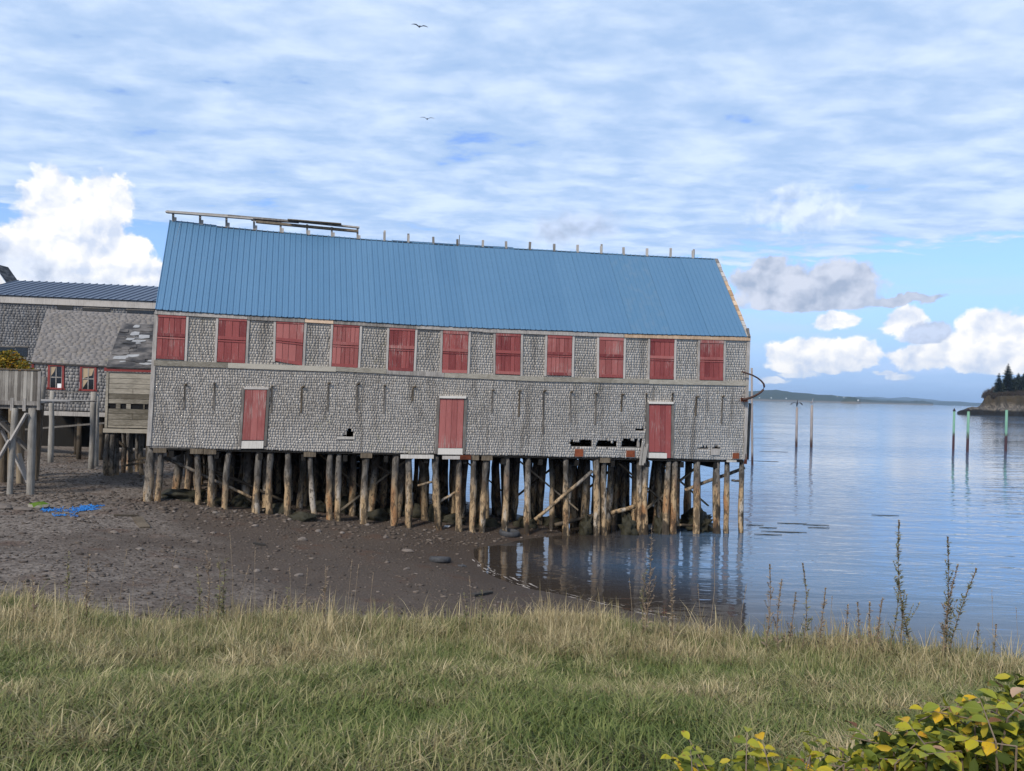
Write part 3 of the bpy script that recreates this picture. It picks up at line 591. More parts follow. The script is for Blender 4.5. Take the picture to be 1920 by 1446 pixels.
for side in (0, 1):
    for i in range(NPAN):
        u0, u1 = i / NPAN, (i + 1) / NPAN; prof = []
        for r_ in range(4):
            b = u0 + (u1 - u0) * r_ / 4; k = (u1 - u0) / 4
            prof += [(b + k * .0, .0), (b + k * .04, .028), (b + k * .13, .028), (b + k * .18, .0), (b + k * .55, .0), (b + k * .58, .006), (b + k * .62, .0)]
        prof.append((u1, 0)); hov = .006 * (i % 2) + (.02 if i in (0,) else 0)
        mb = MB(); vt = 1.0 + (.006 if i < 2 or 9 < i < 16 else 0)
        top = [rp(side, u, vt, h + hov) for u, h in prof]; bot = [rp(side, u, random.uniform(-.004, .002), h + hov) for u, h in prof]; n_ = len(prof)
        bot2 = [rp(side, u, 0, h + hov - .03) for u, h in prof]
        mb.add(bot + top + bot2, [(j, j + 1, n_ + j + 1, n_ + j) for j in range(n_ - 1)] + [(2 * n_ + j, 2 * n_ + j + 1, j + 1, j) for j in range(n_ - 1)])
        mb.build('roof_panel', 'roof_blue_faded' if i in (21, 22) and side == 0 else 'roof_blue', ROOF)
    mb = MB()
    for j in range(12):
        ua, ub = .003 + .994 * j / 12, .003 + .994 * (j + 1) / 12; mb.hexa([rp(side, ua, .0, -.10), rp(side, ub, 0, -.10), rp(side, ub, 1, -.10), rp(side, ua, 1, -.10), rp(side, ua, 0, -.04), rp(side, ub, 0, -.04), rp(side, ub, 1, -.04), rp(side, ua, 1, -.04)])
    mb.build('sheathing', 'wood_dark', ROOF)
    # weathered rake at the right gable, in short pieces
    for j in range(16):
        v0, v1 = j / 16, (j + 1) / 16 - .004; mb = MB(); a, b = 1.0005, 1.0075 + random.uniform(-.0008, .0008)
        mb.hexa([rp(side, a, v0, -.12), rp(side, b, v0, -.12), rp(side, b, v1, -.12), rp(side, a, v1, -.12), rp(side, a, v0, .02), rp(side, b, v0, .02), rp(side, b, v1, .02), rp(side, a, v1, .02)], random.random()); mb.build('rake_board', 'wood_tan' if 2 < j < 11 else 'wood_grey', ROOF)
mb = MB(); mb.beam(rp(0, 1.004, .0, -.03), rp(0, 1.004, .07, .12), .10, .10); mb.build('rake_return', 'wood_grey', ROOF)
# ridge posts and catwalk
def ridge_at(px, py): s, z = fac(px, py, WD); return W(s, z, -WD)
for x, y0, y1 in [(720.5, 435.8, 450.6), (765.4, 441, 453), (812.8, 444.5, 455.7), (857.5, 449, 459), (905, 450.5, 462.7), (949, 452.8, 464.4), (992.9, 454, 466.6), (1039, 457.6, 469.7), (1082.8, 459.3, 471), (1127, 461.6, 473.6), (1169.3, 464, 475.8), (1212.9, 466, 478.8), (1257, 465.4, 481.6), (1298.7, 470, 484)]:
    p = MB(); a, b = ridge_at(x, y1 + 6), ridge_at(x + random.uniform(-.5, 1), y0); p.beam(a, b, random.uniform(.08, .12), .09, E1, random.random())
    if random.random() < .5: c0 = E1 * random.uniform(-.06, .06); p.beam(a + c0, b + c0 + Vector((0, 0, random.uniform(.02, .1))), .03, .09, E1, random.random())
    p.build('ridge_post', 'wood_grey', ROOF)
mb = MB(); mb.beam(ridge_at(861, 462), ridge_at(861.5, 441), .03, .03, E1); mb.build('ridge_post', 'wood_grey', ROOF)
CW = empty('catwalk', ridge_at(490, 425)); CW.parent = ROOF; CW.matrix_parent_inverse = (ROOT.matrix_basis @ Matrix.Translation(ROOF.location - ROOT.location)).inverted()
CW.matrix_parent_inverse = Matrix.Translation(-ROOF.matrix_basis.to_translation())
for x, y0, y1 in [(324.7, 399, 418), (375.2, 404, 423), (424.6, 408, 428), (476.4, 411, 433), (526.2, 416, 438), (575.9, 420, 442), (622.2, 425, 446), (670.4, 427, 451)]:
    mb = MB(); a, b = ridge_at(x, y1 + 6), ridge_at(x, y0 + 1); mb.beam(a, b, .07, .08, E1, .5); mb.beam(a + E1 * .07, a + E1 * .07 + Vector((0, 0, .36)), .06, .09, E1, .8); o = mb.build('post', 'wood_grey', ROOF)
for x0, y0, x1, y1, dt, th, m_ in [(313, 397.5, 430, 405.5, .0, .09, 'wood_white'), (428, 405, 560, 416.5, .0, .08, 'wood_grey'), (556, 415, 674, 427, .0, .06, 'wood_grey'), (313, 400, 476, 413, -.22, .05, 'wood_grey'), (480, 416, 672, 434, .0, .09, 'wood_brown'), (540, 414, 640, 422, -.2, .04, 'wood_brown'), (470, 410.5, 560, 415, .2, .05, 'wood_grey')]:
    mb = MB(); a, b = ridge_at(x0, y0) + NB * dt, ridge_at(x1, y1) + NB * dt; mb.beam(a, b, .20, th, r=random.random()); mb.build('walk_plank', m_, ROOF)
bpy.data.objects.remove(CW)
# iron hoop at the seaward corner
mb = MB(); hp = [(1390.6, 697), (1400, 700), (1410.6, 703.5), (1420, 708.5), (1427, 714), (1432, 720), (1433, 725.5), (1431, 731), (1426, 736), (1418, 741), (1410.6, 744.7), (1402, 747.5), (1393, 749.6)]
mb.tube([W(*fac(x, y, -.25), .25) for x, y in hp], [.035] * 4 + [.035, .04, .045, .045, .045, .045, .05, .05, .06], 8); mb.build('iron_hoop', 'iron', ROOT, True)
mb = MB(); a = fac(1393, 750, -.02); slab(mb, rect(a[0] - .1, a[0] + .08, a[1] - .07, a[1] + .09), .0, .28); mb.build('iron_bracket', 'rust', ROOT)
# piles: the front row from the photograph, the rest in rows behind
def pile(a, b, r, parent=ROOT, m='pile_wood', cap=True):
    a, b = Vector(a), Vector(b); n_ = 9; pts = []; rad = []
    o1, o2 = random.uniform(-.06, .06), random.uniform(-.05, .05)
    for i in range(n_):
        f = i / (n_ - 1); k = math.sin(f * math.pi); pts.append(a.lerp(b, f) + Vector((o1 * k + random.uniform(-.012, .012), o2 * k, 0))); rad.append(r * (1.0 + .15 * (1 - f)) * random.uniform(.86, 1.10))
    mb = MB(); mb.tube(pts, rad, 10, wob=.10); return mb.build('pile', m, parent, True)
FP = [(284, 277.7, 938, 16), (301, 294.3, 941, 10.5), (369.5, 370, 949, 9.5), (394.5, 395, 949, 11), (429.3, 422.6, 949, 11), (485.7, 479, 959, 12), (507.4, 506.3, 950, 11.5), (540, 539.3, 955.5, 12), (581, 588, 954, 9.3), (619, 618.5, 966.6, 11), (635, 634, 967.7, 11), (686.5, 683, 970, 13.5), (742.5, 740.7, 974.4, 12), (766, 765, 980, 12.8), (816, 823.7, 983, 13), (862.4, 861.3, 984.4, 11.5), (886.7, 885.2, 983, 11.5), (912, 904.4, 987.7, 11), (951, 945.4, 991, 11), (990.7, 988.5, 990, 11.5), (1061, 1061.4, 998, 10.6), (1117.4, 1118.5, 1000, 12.8), (1132.4, 1133.3, 1000, 10), (1199, 1200, 1001, 10), (1210.8, 1210.8, 1001, 11.5), (1253.5, 1248, 1002, 11.5), (1265.6, 1262.3, 1002, 12.8), (1306.6, 1305.5, 1003, 12), (1344, 1345, 1003, 13.7), (1364, 1362.6, 1002, 10), (1390.7, 1389, 1003, 9.3)]
pile_feet = []
for xt, xb, yb, wpx in FP:
    st_, zt_ = fac(xt, 855, .18); s, z = fac(xb, yb, .18)
    b = W(s, z, -.18); gz = float(height(b.x, b.y)); lo = min(z, gz) - .5
    st_ = st_ + 0; f = (lo - zt_) / (z - zt_)
    pile(W(st_ + (s - st_) * f, lo, -.18), W(st_, sillz(st_) - .02, -.18), wpx * .5 * b.y / FPX)
    pile_feet.append((b.x, b.y, gz))
    if random.random() < .22:
        mb = MB(); mb.beam(W(st_ - .22, sillz(st_) - .12, -.18), W(st_ + .22, sillz(st_) - .12, -.18), .34, .20, r=.3); mb.build('cap_block', 'wood_brown', ROOT)
for row, t in enumerate((1.5, 2.3, 3.1, 3.9, 4.7, 5.4, 6.0, 6.6)):
    s = .4 + random.uniform(0, .8)
    while s < 23.2:
        b = W(s + random.uniform(-.25, .25), 0, -t + random.uniform(-.3, .3)); gz = float(height(b.x, b.y))
        tp = W(s, sillz(s) - .1, -t); pile((b.x, b.y, min(gz, 3) - .5), tp, random.uniform(.10, .15)); s += random.uniform(.7, 1.5)
for s, t, ds in [(1.2, 1.5, 1), (6, 2.9, 1), (9.5, 1.5, -1), (12, 4.3, 1), (14.2, 1.5, 1), (16.5, 2.9, -1), (18.6, 1.5, 1), (20, 4.3, -1), (21.0, 2.9, 1), (22.4, 1.5, -1), (17.5, 5.6, 1), (10.5, 5.6, -1), (19.5, 5.6, 1)]:
    mb = MB(); mb.beam(W(s, sillz(s) - .35, -t + .15), W(s + ds * 2.6, max(.2, sillz(s) - 2.4), -t + .15), .06, .16, NB, random.random()); mb.build('brace', 'wood_brown', ROOT)
for x0, y0, x1, y1, t, r in [(307.6, 857, 492, 943, .45, .065), (401.6, 881, 532, 939, 1.2, .06), (782.7, 911, 820, 901.8, .4, .05), (812.6, 947.8, 853.5, 923.5, .3, .06), (1003, 975.5, 1110.7, 883.7, -.02, .075), (1144, 963, 1190, 950, .6, .10), (1284.5, 919, 1396, 877, .5, .075), (1372, 901, 1388, 902, .3, .05), (1040, 985, 1112, 966, .9, .09), (702, 870, 740, 893, 1.0, .05), (1262, 985, 1300, 985, .5, .06)]:
    mb = MB(); a, b = fac(x0, y0, t), fac(x1, y1, t); mb.tube([W(a[0] * (1 - f) + b[0] * f, a[1] * (1 - f) + b[1] * f + random.uniform(-.02, .02), -t) for f in (0, .25, .5, .75, 1)], [r * random.uniform(.9, 1.1) for _ in range(5)], 7); mb.build('brace', 'pile_wood' if t < .7 else 'wood_brown', ROOT, True)
# dark planks added behind the landward half to blacken the space underneath
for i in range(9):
    z0_ = .9 + i * .29; mb = MB(); a_, b_ = .1, 10.5 - .25 * i + random.uniform(-.5, .5); slab(mb, rect(a_, b_, z0_, z0_ + .28), -D2 - .05, -D2 + .02, random.random() * .3); mb.build('added_dark_plank', 'wood_dark', ROOT)
# short fender post at the far corner
p = at_plane(1406.5, 756, P0 + NB * 1.2, NB); mb = MB(); mb.tube([(p.x - .06, p.y, sillz(23) - .1), (p.x, p.y, p.z)], .07, 8); mb.build('fender_post', 'wood_grey', ROOT, True)

# ------------------------------------------------------------------ buildings and wharf on the left
def plane_fn(p0, e, nb):      # returns (pixel->(s,z)), (s,z,off)->world
    def f(px, py, t=0.0): p = at_plane(px, py, p0 + nb * t, nb); return (p - p0).dot(e), p.z
    def w_(s, z, off=0.0): v = p0 + e * s - nb * off; return Vector((v.x, v.y, z))
    return f, w_
# long building with slate-blue metal roof
LB = empty('long_shed', (-24, 50, 2.6), 'long grey shingled building with dark ribbed metal roof behind the small shed', 'building')
p0 = at_y(-60, 700, 47.0); p0.z = 0; e = Vector((math.cos(.10), math.sin(.10), 0)); nb = Vector((-math.sin(.10), math.cos(.10), 0))
lf, lw = plane_fn(p0, e, nb)
sa, sb_ = lf(-60, 570)[0], lf(420, 590)[0]; zE = lf(0, 560)[1]; zE2 = lf(292, 572)[1]
def zeL(s): return zE + (zE2 - zE) * (s - lf(0, 560)[0]) / (lf(292, 572)[0] - lf(0, 560)[0])
mb = MB(); mb.hexa([lw(sa, 1.5, -9), lw(sb_, 1.5, -9), lw(sb_, 1.5, 0), lw(sa, 1.5, 0), lw(sa, zeL(sa), -9), lw(sb_, zeL(sb_), -9), lw(sb_, zeL(sb_), 0), lw(sa, zeL(sa), 0)], .4)
LW = mb.build('wall', 'shingle_far', LB)
rows = []
for i in range(34):
    z = zE - .15 - i * .155
    rows.append(((lambda z: lambda s: z + (zeL(s) - zE))(z), sa, lf(300, 600)[0]))
def skl(s, z, a, b): q = lf(52, 652); r0 = lf(-2, 668); return r0[0] < s < q[0] and r0[1] < z < q[1]
shingles('shingle_cladding', lw, rows, skl, .155, .11, .26, 'shingle_far', LW, .012)
mb = MB(); mb.hexa([lw(sa, zeL(sa) - .25, .02), lw(sb_, zeL(sb_) - .25, .02), lw(sb_, zeL(sb_) - .25, .12), lw(sa, zeL(sa) - .25, .12), lw(sa, zeL(sa) + .2, .02), lw(sb_, zeL(sb_) + .2, .02), lw(sb_, zeL(sb_) + .2, .12), lw(sa, zeL(sa) + .2, .12)], .8); mb.build('fascia', 'wood_grey', LB)
RF = empty('roof', lw((sa + sb_) / 2, zE, -2)); RF.parent = LB; RF.matrix_parent_inverse = LB.matrix_basis.inverted()
s = sa; rise = 1.35
while s < sb_:
    mb = MB(); s1 = min(s + .9, sb_)
    for k in range(2):
        a = s + .45 * k; b = a + .445
        pr = [(a, .05), (a + .03, .05), (a + .04, .0), (b, .0)]
        lo = [lw(u, zeL(u) + .22 + h, .22) for u, h in pr]; hi = [lw(u + 1.0, zeL(u) + .22 + rise + h, -3.6) for u, h in pr]
        mb.add(lo + hi, [(j, j + 1, 5 + j, 4 + j) for j in range(3)])
    mb.build('roof_panel', 'roof_slate', RF); s = s1
mb = MB(); mb.hexa([lw(sa, zeL(sa), -9), lw(sb_, zeL(sb_), -9), lw(sb_, zeL(sb_) + .18, .18), lw(sa, zeL(sa) + .18, .18), lw(sa + 1, zeL(sa) + .2 + rise - .05, -5), lw(sb_ + 1, zeL(sb_) + .2 + rise - .05, -5), lw(sb_ + 1, zeL(sb_) + .2 + rise - .05, -3.6), lw(sa + 1, zeL(sa) + .2 + rise - .05, -3.6)]); mb.build('sheathing', 'roof_slate', RF)
for x0, y0, x1, y1 in [(108, 573.5, 137, 580), (157, 580, 206, 583), (238, 583.5, 288, 586.5), (-2, 652, 27, 668), (29, 652, 52, 668)]:
    a, b = lf(x0, y1), lf(x1, y0); mb = MB(); mb.hexa([lw(a[0], a[1], 0), lw(b[0], a[1], 0), lw(b[0], a[1], .04), lw(a[0], a[1], .04), lw(a[0], b[1], 0), lw(b[0], b[1], 0), lw(b[0], b[1], .04), lw(a[0], b[1], .04)]); wn_ = mb.build('window', 'glass_dark', LB)
    mb = MB(); mb.beam(lw(a[0] - .05, b[1] + .05, .03), lw(b[0] + .05, b[1] + .05, .03), .06, .08); mb.build('frame', 'wood_grey', wn_)
a = lf(98, 549, 1.8); mb = MB(); q = lw(a[0], a[1], -1.8); mb.tube([q - Vector((0, 0, .3)), q, q + Vector((0, 0, .08))], [.09, .09, .14], 8); mb.build('vent_pipe', 'white_paint', RF)
a = at_plane(113.5, 541, p0 + nb * 3.6, nb); mb = MB(); mb.tube([a - Vector((0, 0, .25)), a + Vector((0, 0, .12))], .03, 6); mb.tube([a + Vector((0, 0, .1)), a + Vector((0, 0, .16)), a + Vector((0, 0, .24))], [.05, .11, .04], 8); mb.build('roof_lamp', 'white_paint', RF)
# white house far behind
WH = empty('white_house', at_z(5, 720, 3.0) * 1, 'white gabled house with dark roof showing above the long metal roof', 'house')
WH.location = (-44, 75, 3)
def hy(px, py, y=75): return at_y(px, py, y)
mb = MB(); A, B = hy(-70, 560), hy(14, 560); pk = hy(-10, 500)
mb.add([(A.x, 75, 3), (B.x, 75, 3), (B.x, 75, hy(12, 533).z), (pk.x, 75, pk.z), (A.x, 75, hy(12, 533).z)] + [(A.x, 77.2, 3), (B.x, 77.2, 3), (B.x, 77.2, hy(12, 533).z), (pk.x, 77.2, pk.z), (A.x, 77.2, hy(12, 533).z)], [(0, 1, 2, 3, 4), (9, 8, 7, 6, 5), (1, 6, 7, 2), (5, 0, 4, 9)]); mb.build('wall', 'white_paint', WH)
mb = MB(); q0, q1 = hy(13, 533), pk
for a_, b_ in (((q0.x + .3, q0.z - .3), (q1.x, q1.z)), ((A.x - .3, q0.z - .3), (q1.x, q1.z))):
    mb.add([(a_[0], 74.6, a_[1]), (b_[0], 74.6, b_[1] + .05), (b_[0], 77.0, b_[1] + .05), (a_[0], 77.0, a_[1]), (a_[0], 74.6, a_[1] + .2), (b_[0], 74.6, b_[1] + .28), (b_[0], 77.0, b_[1] + .28), (a_[0], 77.0, a_[1] + .2)], [(0, 1, 2, 3), (7, 6, 5, 4), (0, 4, 5, 1), (3, 2, 6, 7), (0, 3, 7, 4)])
mb.build('roof', 'tar_paper', WH)
mb = MB(); mb.beam((q0.x + .35, 74.5, q0.z - .35), (pk.x, 74.5, pk.z + .12), .12, .32, Vector((0, 0, 1))); mb.build('rake_trim', 'white_paint', WH)
mb = MB(); c0, c1 = hy(12, 532, 77), hy(37, 541, 77); top = hy(33, 532, 77)
mb.add([(c0.x - 1, 76.2, c1.z - 2), (c1.x, 76.2, c1.z - 2), (c1.x, 76.2, c1.z), (top.x, 76.2, top.z), (c0.x - 1, 76.2, c0.z), (c0.x - 1, 77.5, c1.z - 2), (c1.x, 77.5, c1.z - 2), (c1.x, 77.5, c1.z), (top.x, 77.5, top.z), (c0.x - 1, 77.5, c0.z)], [(0, 1, 2, 3, 4), (9, 8, 7, 6, 5), (1, 6, 7, 2), (2, 7, 8, 3), (3, 8, 9, 4)]); mb.build('dormer_roof', 'tar_paper', WH)
mb = MB(); mb.beam((c1.x + .05, 76.9, c1.z - .1), (top.x, 76.9, top.z + .05), .1, .18); mb.build('rake_trim', 'white_paint', WH)

# small shed with two red windows
WS = empty('window_shed', (-18.5, 41, 3.0), 'small grey shingled shed with two red framed windows and curtains', 'shed')
ya = .06; e = Vector((math.cos(ya), math.sin(ya), 0)); nb = Vector((-math.sin(ya), math.cos(ya), 0)); p0 = at_y(60, 760, 39.5); p0.z = 0
sf, sw = plane_fn(p0, e, nb)
a0 = sf(60, 768); aT = sf(60, 678); b0 = sf(300, 775); bT = sf(300, 691)
def zs_lo(s): return a0[1] + (b0[1] - a0[1]) * s / b0[0]
def zs_hi(s): return aT[1] + (bT[1] - aT[1]) * s / b0[0]
mb = MB(); mb.hexa([sw(0, zs_lo(0), -5), sw(b0[0], zs_lo(b0[0]), -5), sw(b0[0], zs_lo(b0[0]), 0), sw(0, zs_lo(0), 0), sw(0, zs_hi(0), -5), sw(b0[0], zs_hi(b0[0]), -5), sw(b0[0], zs_hi(b0[0]), 0), sw(0, zs_hi(0), 0)], .5); SWL = mb.build('wall', 'shingle_far', WS)
WIN = [[(91, 683), (121.5, 684), (120.5, 731), (90, 730)], [(151, 685.5), (182, 686.5), (181, 734), (150, 733)]]
WQ = [[sf(*p) for p in q] for q in WIN]
rows = [((lambda k: lambda s: zs_lo(s) + k * .165)(k), .03, b0[0]) for k in range(int((zs_hi(0) - zs_lo(0)) / .165) + 1)]
shingles('shingle_cladding', sw, rows, lambda s, z, a, b: any(inquad(q, s, z, .02) for q in WQ) or z > zs_hi(s) - .03, .165, .10, .24, 'shingle_far', SWL, .012, lambda s, z: random.uniform(0, .4))
def slabw(mb, q, o0, o1, fn, r=0.0): return mb.hexa([fn(*q[3], o0), fn(*q[2], o0), fn(*q[2], o1), fn(*q[3], o1), fn(*q[0], o0), fn(*q[1], o0), fn(*q[1], o1), fn(*q[0], o1)], r)
for k, q in enumerate(WQ):
    mb = MB(); slabw(mb, sub(q, .1, .9, .06, .94), .0, .012, sw); wn_ = mb.build('window', 'glass_dark', WS)
    for u0, u1, v0, v1 in ((0, .13, 0, 1), (.87, 1, 0, 1), (.13, .87, 0, .075), (-.05, 1.05, .93, 1.0)):
        mb = MB(); slabw(mb, sub(q, u0, u1, v0, v1), .0, .06, sw, .5); mb.build('frame', 'paint_trim_red', wn_)
    for u0, u1, v0, v1 in ((.47, .53, .075, .93), (.13, .87, .49, .535), (.13, .17, .075, .93), (.83, .87, .075, .93)):
        mb = MB(); slabw(mb, sub(q, u0, u1, v0, v1), .012, .035 if u1 - u0 > .1 else .04, sw, .4); mb.build('muntin', 'wood_grey', wn_)
    cq = [[(.17, .09), (.47, .09), (.36, .3), (.17, .48)]] if k == 0 else [[(.17, .09), (.83, .09), (.70, .38), (.17, .5)], [(.17, .56), (.5, .56), (.3, .75), (.17, .9)]]
    for poly in cq:
        mb = MB(); pts = [bil(q, *p) for p in poly]; n_ = len(pts); mb.add([sw(*p, .014) for p in pts] + [sw(*p, .019) for p in pts], [tuple(range(n_)), tuple(range(2 * n_ - 1, n_ - 1, -1))] + [(i, (i + 1) % n_, n_ + (i + 1) % n_, n_ + i) for i in range(n_)]); mb.build('curtain', 'curtain', wn_)
    if k == 0:
        mb = MB(); slabw(mb, sub(q, .58, .86, .76, .93), .013, .022, sw); mb.build('paper_notice', 'white_paint', wn_)
# shed roof: courses of asphalt shingles on a slope
r0, r1 = sf(88, 580, 3.3), sf(300, 591, 3.3); ev0, ev1 = sf(58, 679, -.15), sf(300, 692, -.15)
def sroof(u, v, h=0.0):       # u 0..1 along, v slope metres 0..1
    s = (ev0[0] * (1 - u) + ev1[0] * u) * (1 - v) + (r0[0] * (1 - u) + r1[0] * u) * v; z = (ev0[1] * (1 - u) + ev1[1] * u) * (1 - v) + (r0[1] * (1 - u) + r1[1] * u) * v
    t = -.15 * (1 - v) + 3.3 * v; return sw(s, z + h * .8, -t + h * .6)
mb = MB(); mb.hexa([sroof(0, 0, -.1), sroof(1, 0, -.1), sroof(1, 1, -.1), sroof(0, 1, -.1), sroof(0, 0), sroof(1, 0), sroof(1, 1), sroof(0, 1)]); mb.build('roof', 'shingle_roof', WS)
SRF = WS.children[-1]
LEN, SLP = (sroof(1, 0) - sroof(0, 0)).length, (sroof(0, 1) - sroof(0, 0)).length
rows = [((lambda k: lambda s: k * .15)(k), 0.0, LEN) for k in range(int(SLP / .15))]
shingles('roof_shingles', lambda s, z, off: sroof(s / LEN, z / SLP, off + .004), rows, None, .15, .22, .45, 'shingle_roof', SRF, .002, thick=.006)
mb = MB(); slabw(mb, [(-.06, zs_hi(0)), (.05, zs_hi(0)), (.05, zs_hi(0) - .75), (-.06, zs_hi(0) - .75)], -.1, .05, sw); mb.build('corner_board', 'paint_trim_red', WS)
mb = MB(); mb.beam(sw(0, zs_lo(0) - .16, .0), sw(b0[0], zs_lo(b0[0]) - .16, .0), .2, .22, r=.6); mb.build('sill_beam', 'wood_grey', WS)
for s in (.8, 2.2, 3.3, 4.6, 5.7):
    b = sw(s, 0, -.4); mb = MB(); mb.tube([(b.x, b.y, float(height(b.x, b.y)) - .4), (b.x, b.y, zs_lo(s) - .2)], .13, 8); mb.build('pile', 'wood_brown', WS, True)
    b = sw(s + .4, 0, -2.2); mb = MB(); mb.tube([(b.x, b.y, float(height(b.x, b.y)) - .4), (b.x, b.y, zs_lo(s) - .1)], .13, 8); mb.build('pile', 'wood_brown', WS, True)
mb = MB(); mb.beam(sw(-.4, sf(60, 806)[1], .3), sw(b0[0] * .62, sf(200, 792)[1], .3), .08, .09); mb.build('brace', 'wood_grey', WS)
mb = MB(); mb.hexa([sw(-4, 2.2, -2.6), sw(b0[0], 2.2, -2.6), sw(b0[0], 2.2, -2.4), sw(-4, 2.2, -2.4), sw(-4, zs_lo(0) - .05, -2.6), sw(b0[0], zs_lo(0) - .05, -2.6), sw(b0[0], zs_lo(0) - .05, -2.4), sw(-4, zs_lo(0) - .05, -2.4)]); mb.build('added_dark_backing', 'wood_dark', WS)  # dark sheet added so the gap below the shed stays black
# free mooring posts standing before the shed
def post(name, xt, yt, xb, yb, y, r, label, grp=None, m='wood_post', cat='post'):
    a, b = at_y(xb, yb, y), at_y(xt, yt, y); gz = float(height(a.x, a.y)); a = a + (a - b) * max(0, (a.z - gz + .3) / max(b.z - a.z, .1))
    mb = MB(); mb.tube([a.lerp(b, f) + Vector((random.uniform(-.02, .02), 0, 0)) for f in (0, .2, .4, .6, .8, 1)], [r * random.uniform(.92, 1.08) for _ in range(6)], 9, wob=.04, r=random.random()); return tag(mb.build(name, m, smooth=True), label, cat, grp)
post('mooring_post', 98, 733, 96, 834, 37.0, .12, 'short weathered post below the left red window of the small shed')
post('mooring_post', 176, 735, 172, 845, 35.5, .13, 'round weathered post below the right red window of the small shed')
post('mooring_post', 182, 737, 181, 838, 37.0, .10, 'slim post close behind the round post below the right red window')
post('mooring_post', 81, 706, 66, 882, 31.5, .14, 'tall leaning grey post at the corner of the fenced wharf')
mb = MB(); mb.beam(at_y(90, 734.5, 37), at_y(186, 736.5, 36.8), .05, .05); tag(mb.build('rail_pole', 'wood_grey'), 'thin rail laid across the post tops before the red windows', 'rail')

# plank lean-to beside the main building
PS = empty('plank_shed', at_y(240, 812, 33.6), 'weathered plank lean-to with patched tar paper roof beside the blue roofed building', 'shed')
ya = .1; e = Vector((math.cos(ya), math.sin(ya), 0)); nb = Vector((-math.sin(ya), math.cos(ya), 0)); p0 = at_y(199, 800, 33.2); p0.z = 0
kf, kw = plane_fn(p0, e, nb); kx1 = kf(300, 700)[0]
ys = [697, 709, 719, 728, 738, 747.5, 756.5, 766, 775, 786, 797.5, 802]
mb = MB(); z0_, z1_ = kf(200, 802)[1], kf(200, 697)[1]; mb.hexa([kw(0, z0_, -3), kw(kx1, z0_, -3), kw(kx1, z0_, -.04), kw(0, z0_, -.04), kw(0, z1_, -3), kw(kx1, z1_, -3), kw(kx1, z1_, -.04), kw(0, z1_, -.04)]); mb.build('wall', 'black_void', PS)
for i, (y0, y1) in enumerate(zip(ys[:-1], ys[1:])):
    za, zb_ = kf(200, y1)[1] + .012, kf(200, y0)[1] - .004
    segs = [(0, kx1)] if i != 6 else [(0, .05), (.38, .56), (.80, .98), (1.5, 1.56), (1.72, kx1)]
    if i in (3, 8): segs = [(0, 1.05), (1.06, kx1)]
    for a, b in segs:
        mb = MB(); slabw(mb, rect(a, b, za, zb_), -.038, random.uniform(.0, .012), kw, random.random()); mb.build('plank', 'wood_green', PS)
mb = MB(); slabw(mb, rect(-.05, .05, z0_, z1_), -.03, .04, kw, .6); mb.build('corner_board', 'wood_green', PS)
mb = MB(); slabw(mb, rect(-.1, kx1, kf(200, 811)[1], kf(200, 803.5)[1]), -.2, .06, kw, .8); mb.build('sill_beam', 'wood_green', PS)
mb = MB(); slabw(mb, rect(-.12, kx1, kf(199, 696)[1], kf(199, 689.5)[1]), -.02, .09, kw, .4); mb.build('fascia', 'paint_trim_red', PS)
k0, k1 = kf(199, 688, -.15), kf(229, 606, 2.3)
def kroof(s, v, h): sl = k0[0] + (k1[0] - k0[0]) * v + s; return kw(sl, k0[1] + (k1[1] - k0[1]) * v + h * .8, .15 - 2.45 * v + h * .5)
mb = MB(); mb.hexa([kroof(0, 0, -.08), kroof(2.5, 0, -.08), kroof(2.5, 1, -.08), kroof(0, 1, -.08), kroof(0, 0, 0), kroof(2.5, 0, 0), kroof(2.5, 1, 0), kroof(0, 1, 0)]); KR = mb.build('roof', 'tar_paper', PS)
for k in range(46):
    v = random.uniform(0, .93); s = random.uniform(.0, 2.0); L = random.uniform(.25, .8); hh = random.uniform(.03, .09); wht = random.random() < .2 or v < .05
    pts = [(s, v), (s + L * .5, v - random.uniform(0, .02)), (s + L, v + random.uniform(-.01, .02)), (s + L * .95, v + hh), (s + L * .4, v + hh * random.uniform(.7, 1.2)), (s + .04, v + hh * .8)]
    pts = [(min(a, 2.45), min(b, .99)) for a, b in pts]
    lift = .012 + .004 * (k % 9); mb = MB(); mb.add([kroof(a, b, lift) for a, b in pts] + [kroof(a, b, lift - .006) for a, b in pts], [tuple(range(6)), tuple(range(11, 5, -1))] + [(i, 6 + i, 6 + (i + 1) % 6, (i + 1) % 6) for i in range(6)]); mb.build('roof_patch', 'tar_white' if wht else 'tar_paper', KR)
for x0, xb, yb, t, r in [(203, 201, 880, .1, .10), (212, 209, 880, .12, .11), (219, 218, 876, .5, .08), (232, 230, 872, 1.2, .09), (246, 246, 868, 1.5, .09), (258, 259, 866, 2.2, .08), (268, 268, 862, 1.0, .09), (240, 240, 858, 2.6, .09)]:
    a, b = kf(x0, 810, t), kf(xb, yb, t); p = kw(b[0], b[1], -t); gz = float(height(p.x, p.y)); pile((p.x, p.y, min(b[1], gz) - .3), kw(a[0], a[1] + .05, -t), r, PS)
for x0, y0, x1, y1 in [(240, 865, 276, 858), (230, 874, 276, 866), (212, 820, 250, 850)]:
    mb = MB(); a, b = kf(x0, y0, .9), kf(x1, y1, .9); mb.beam(kw(*a, -.9), kw(*b, -.9), .09, .09); mb.build('brace', 'wood_brown', PS)

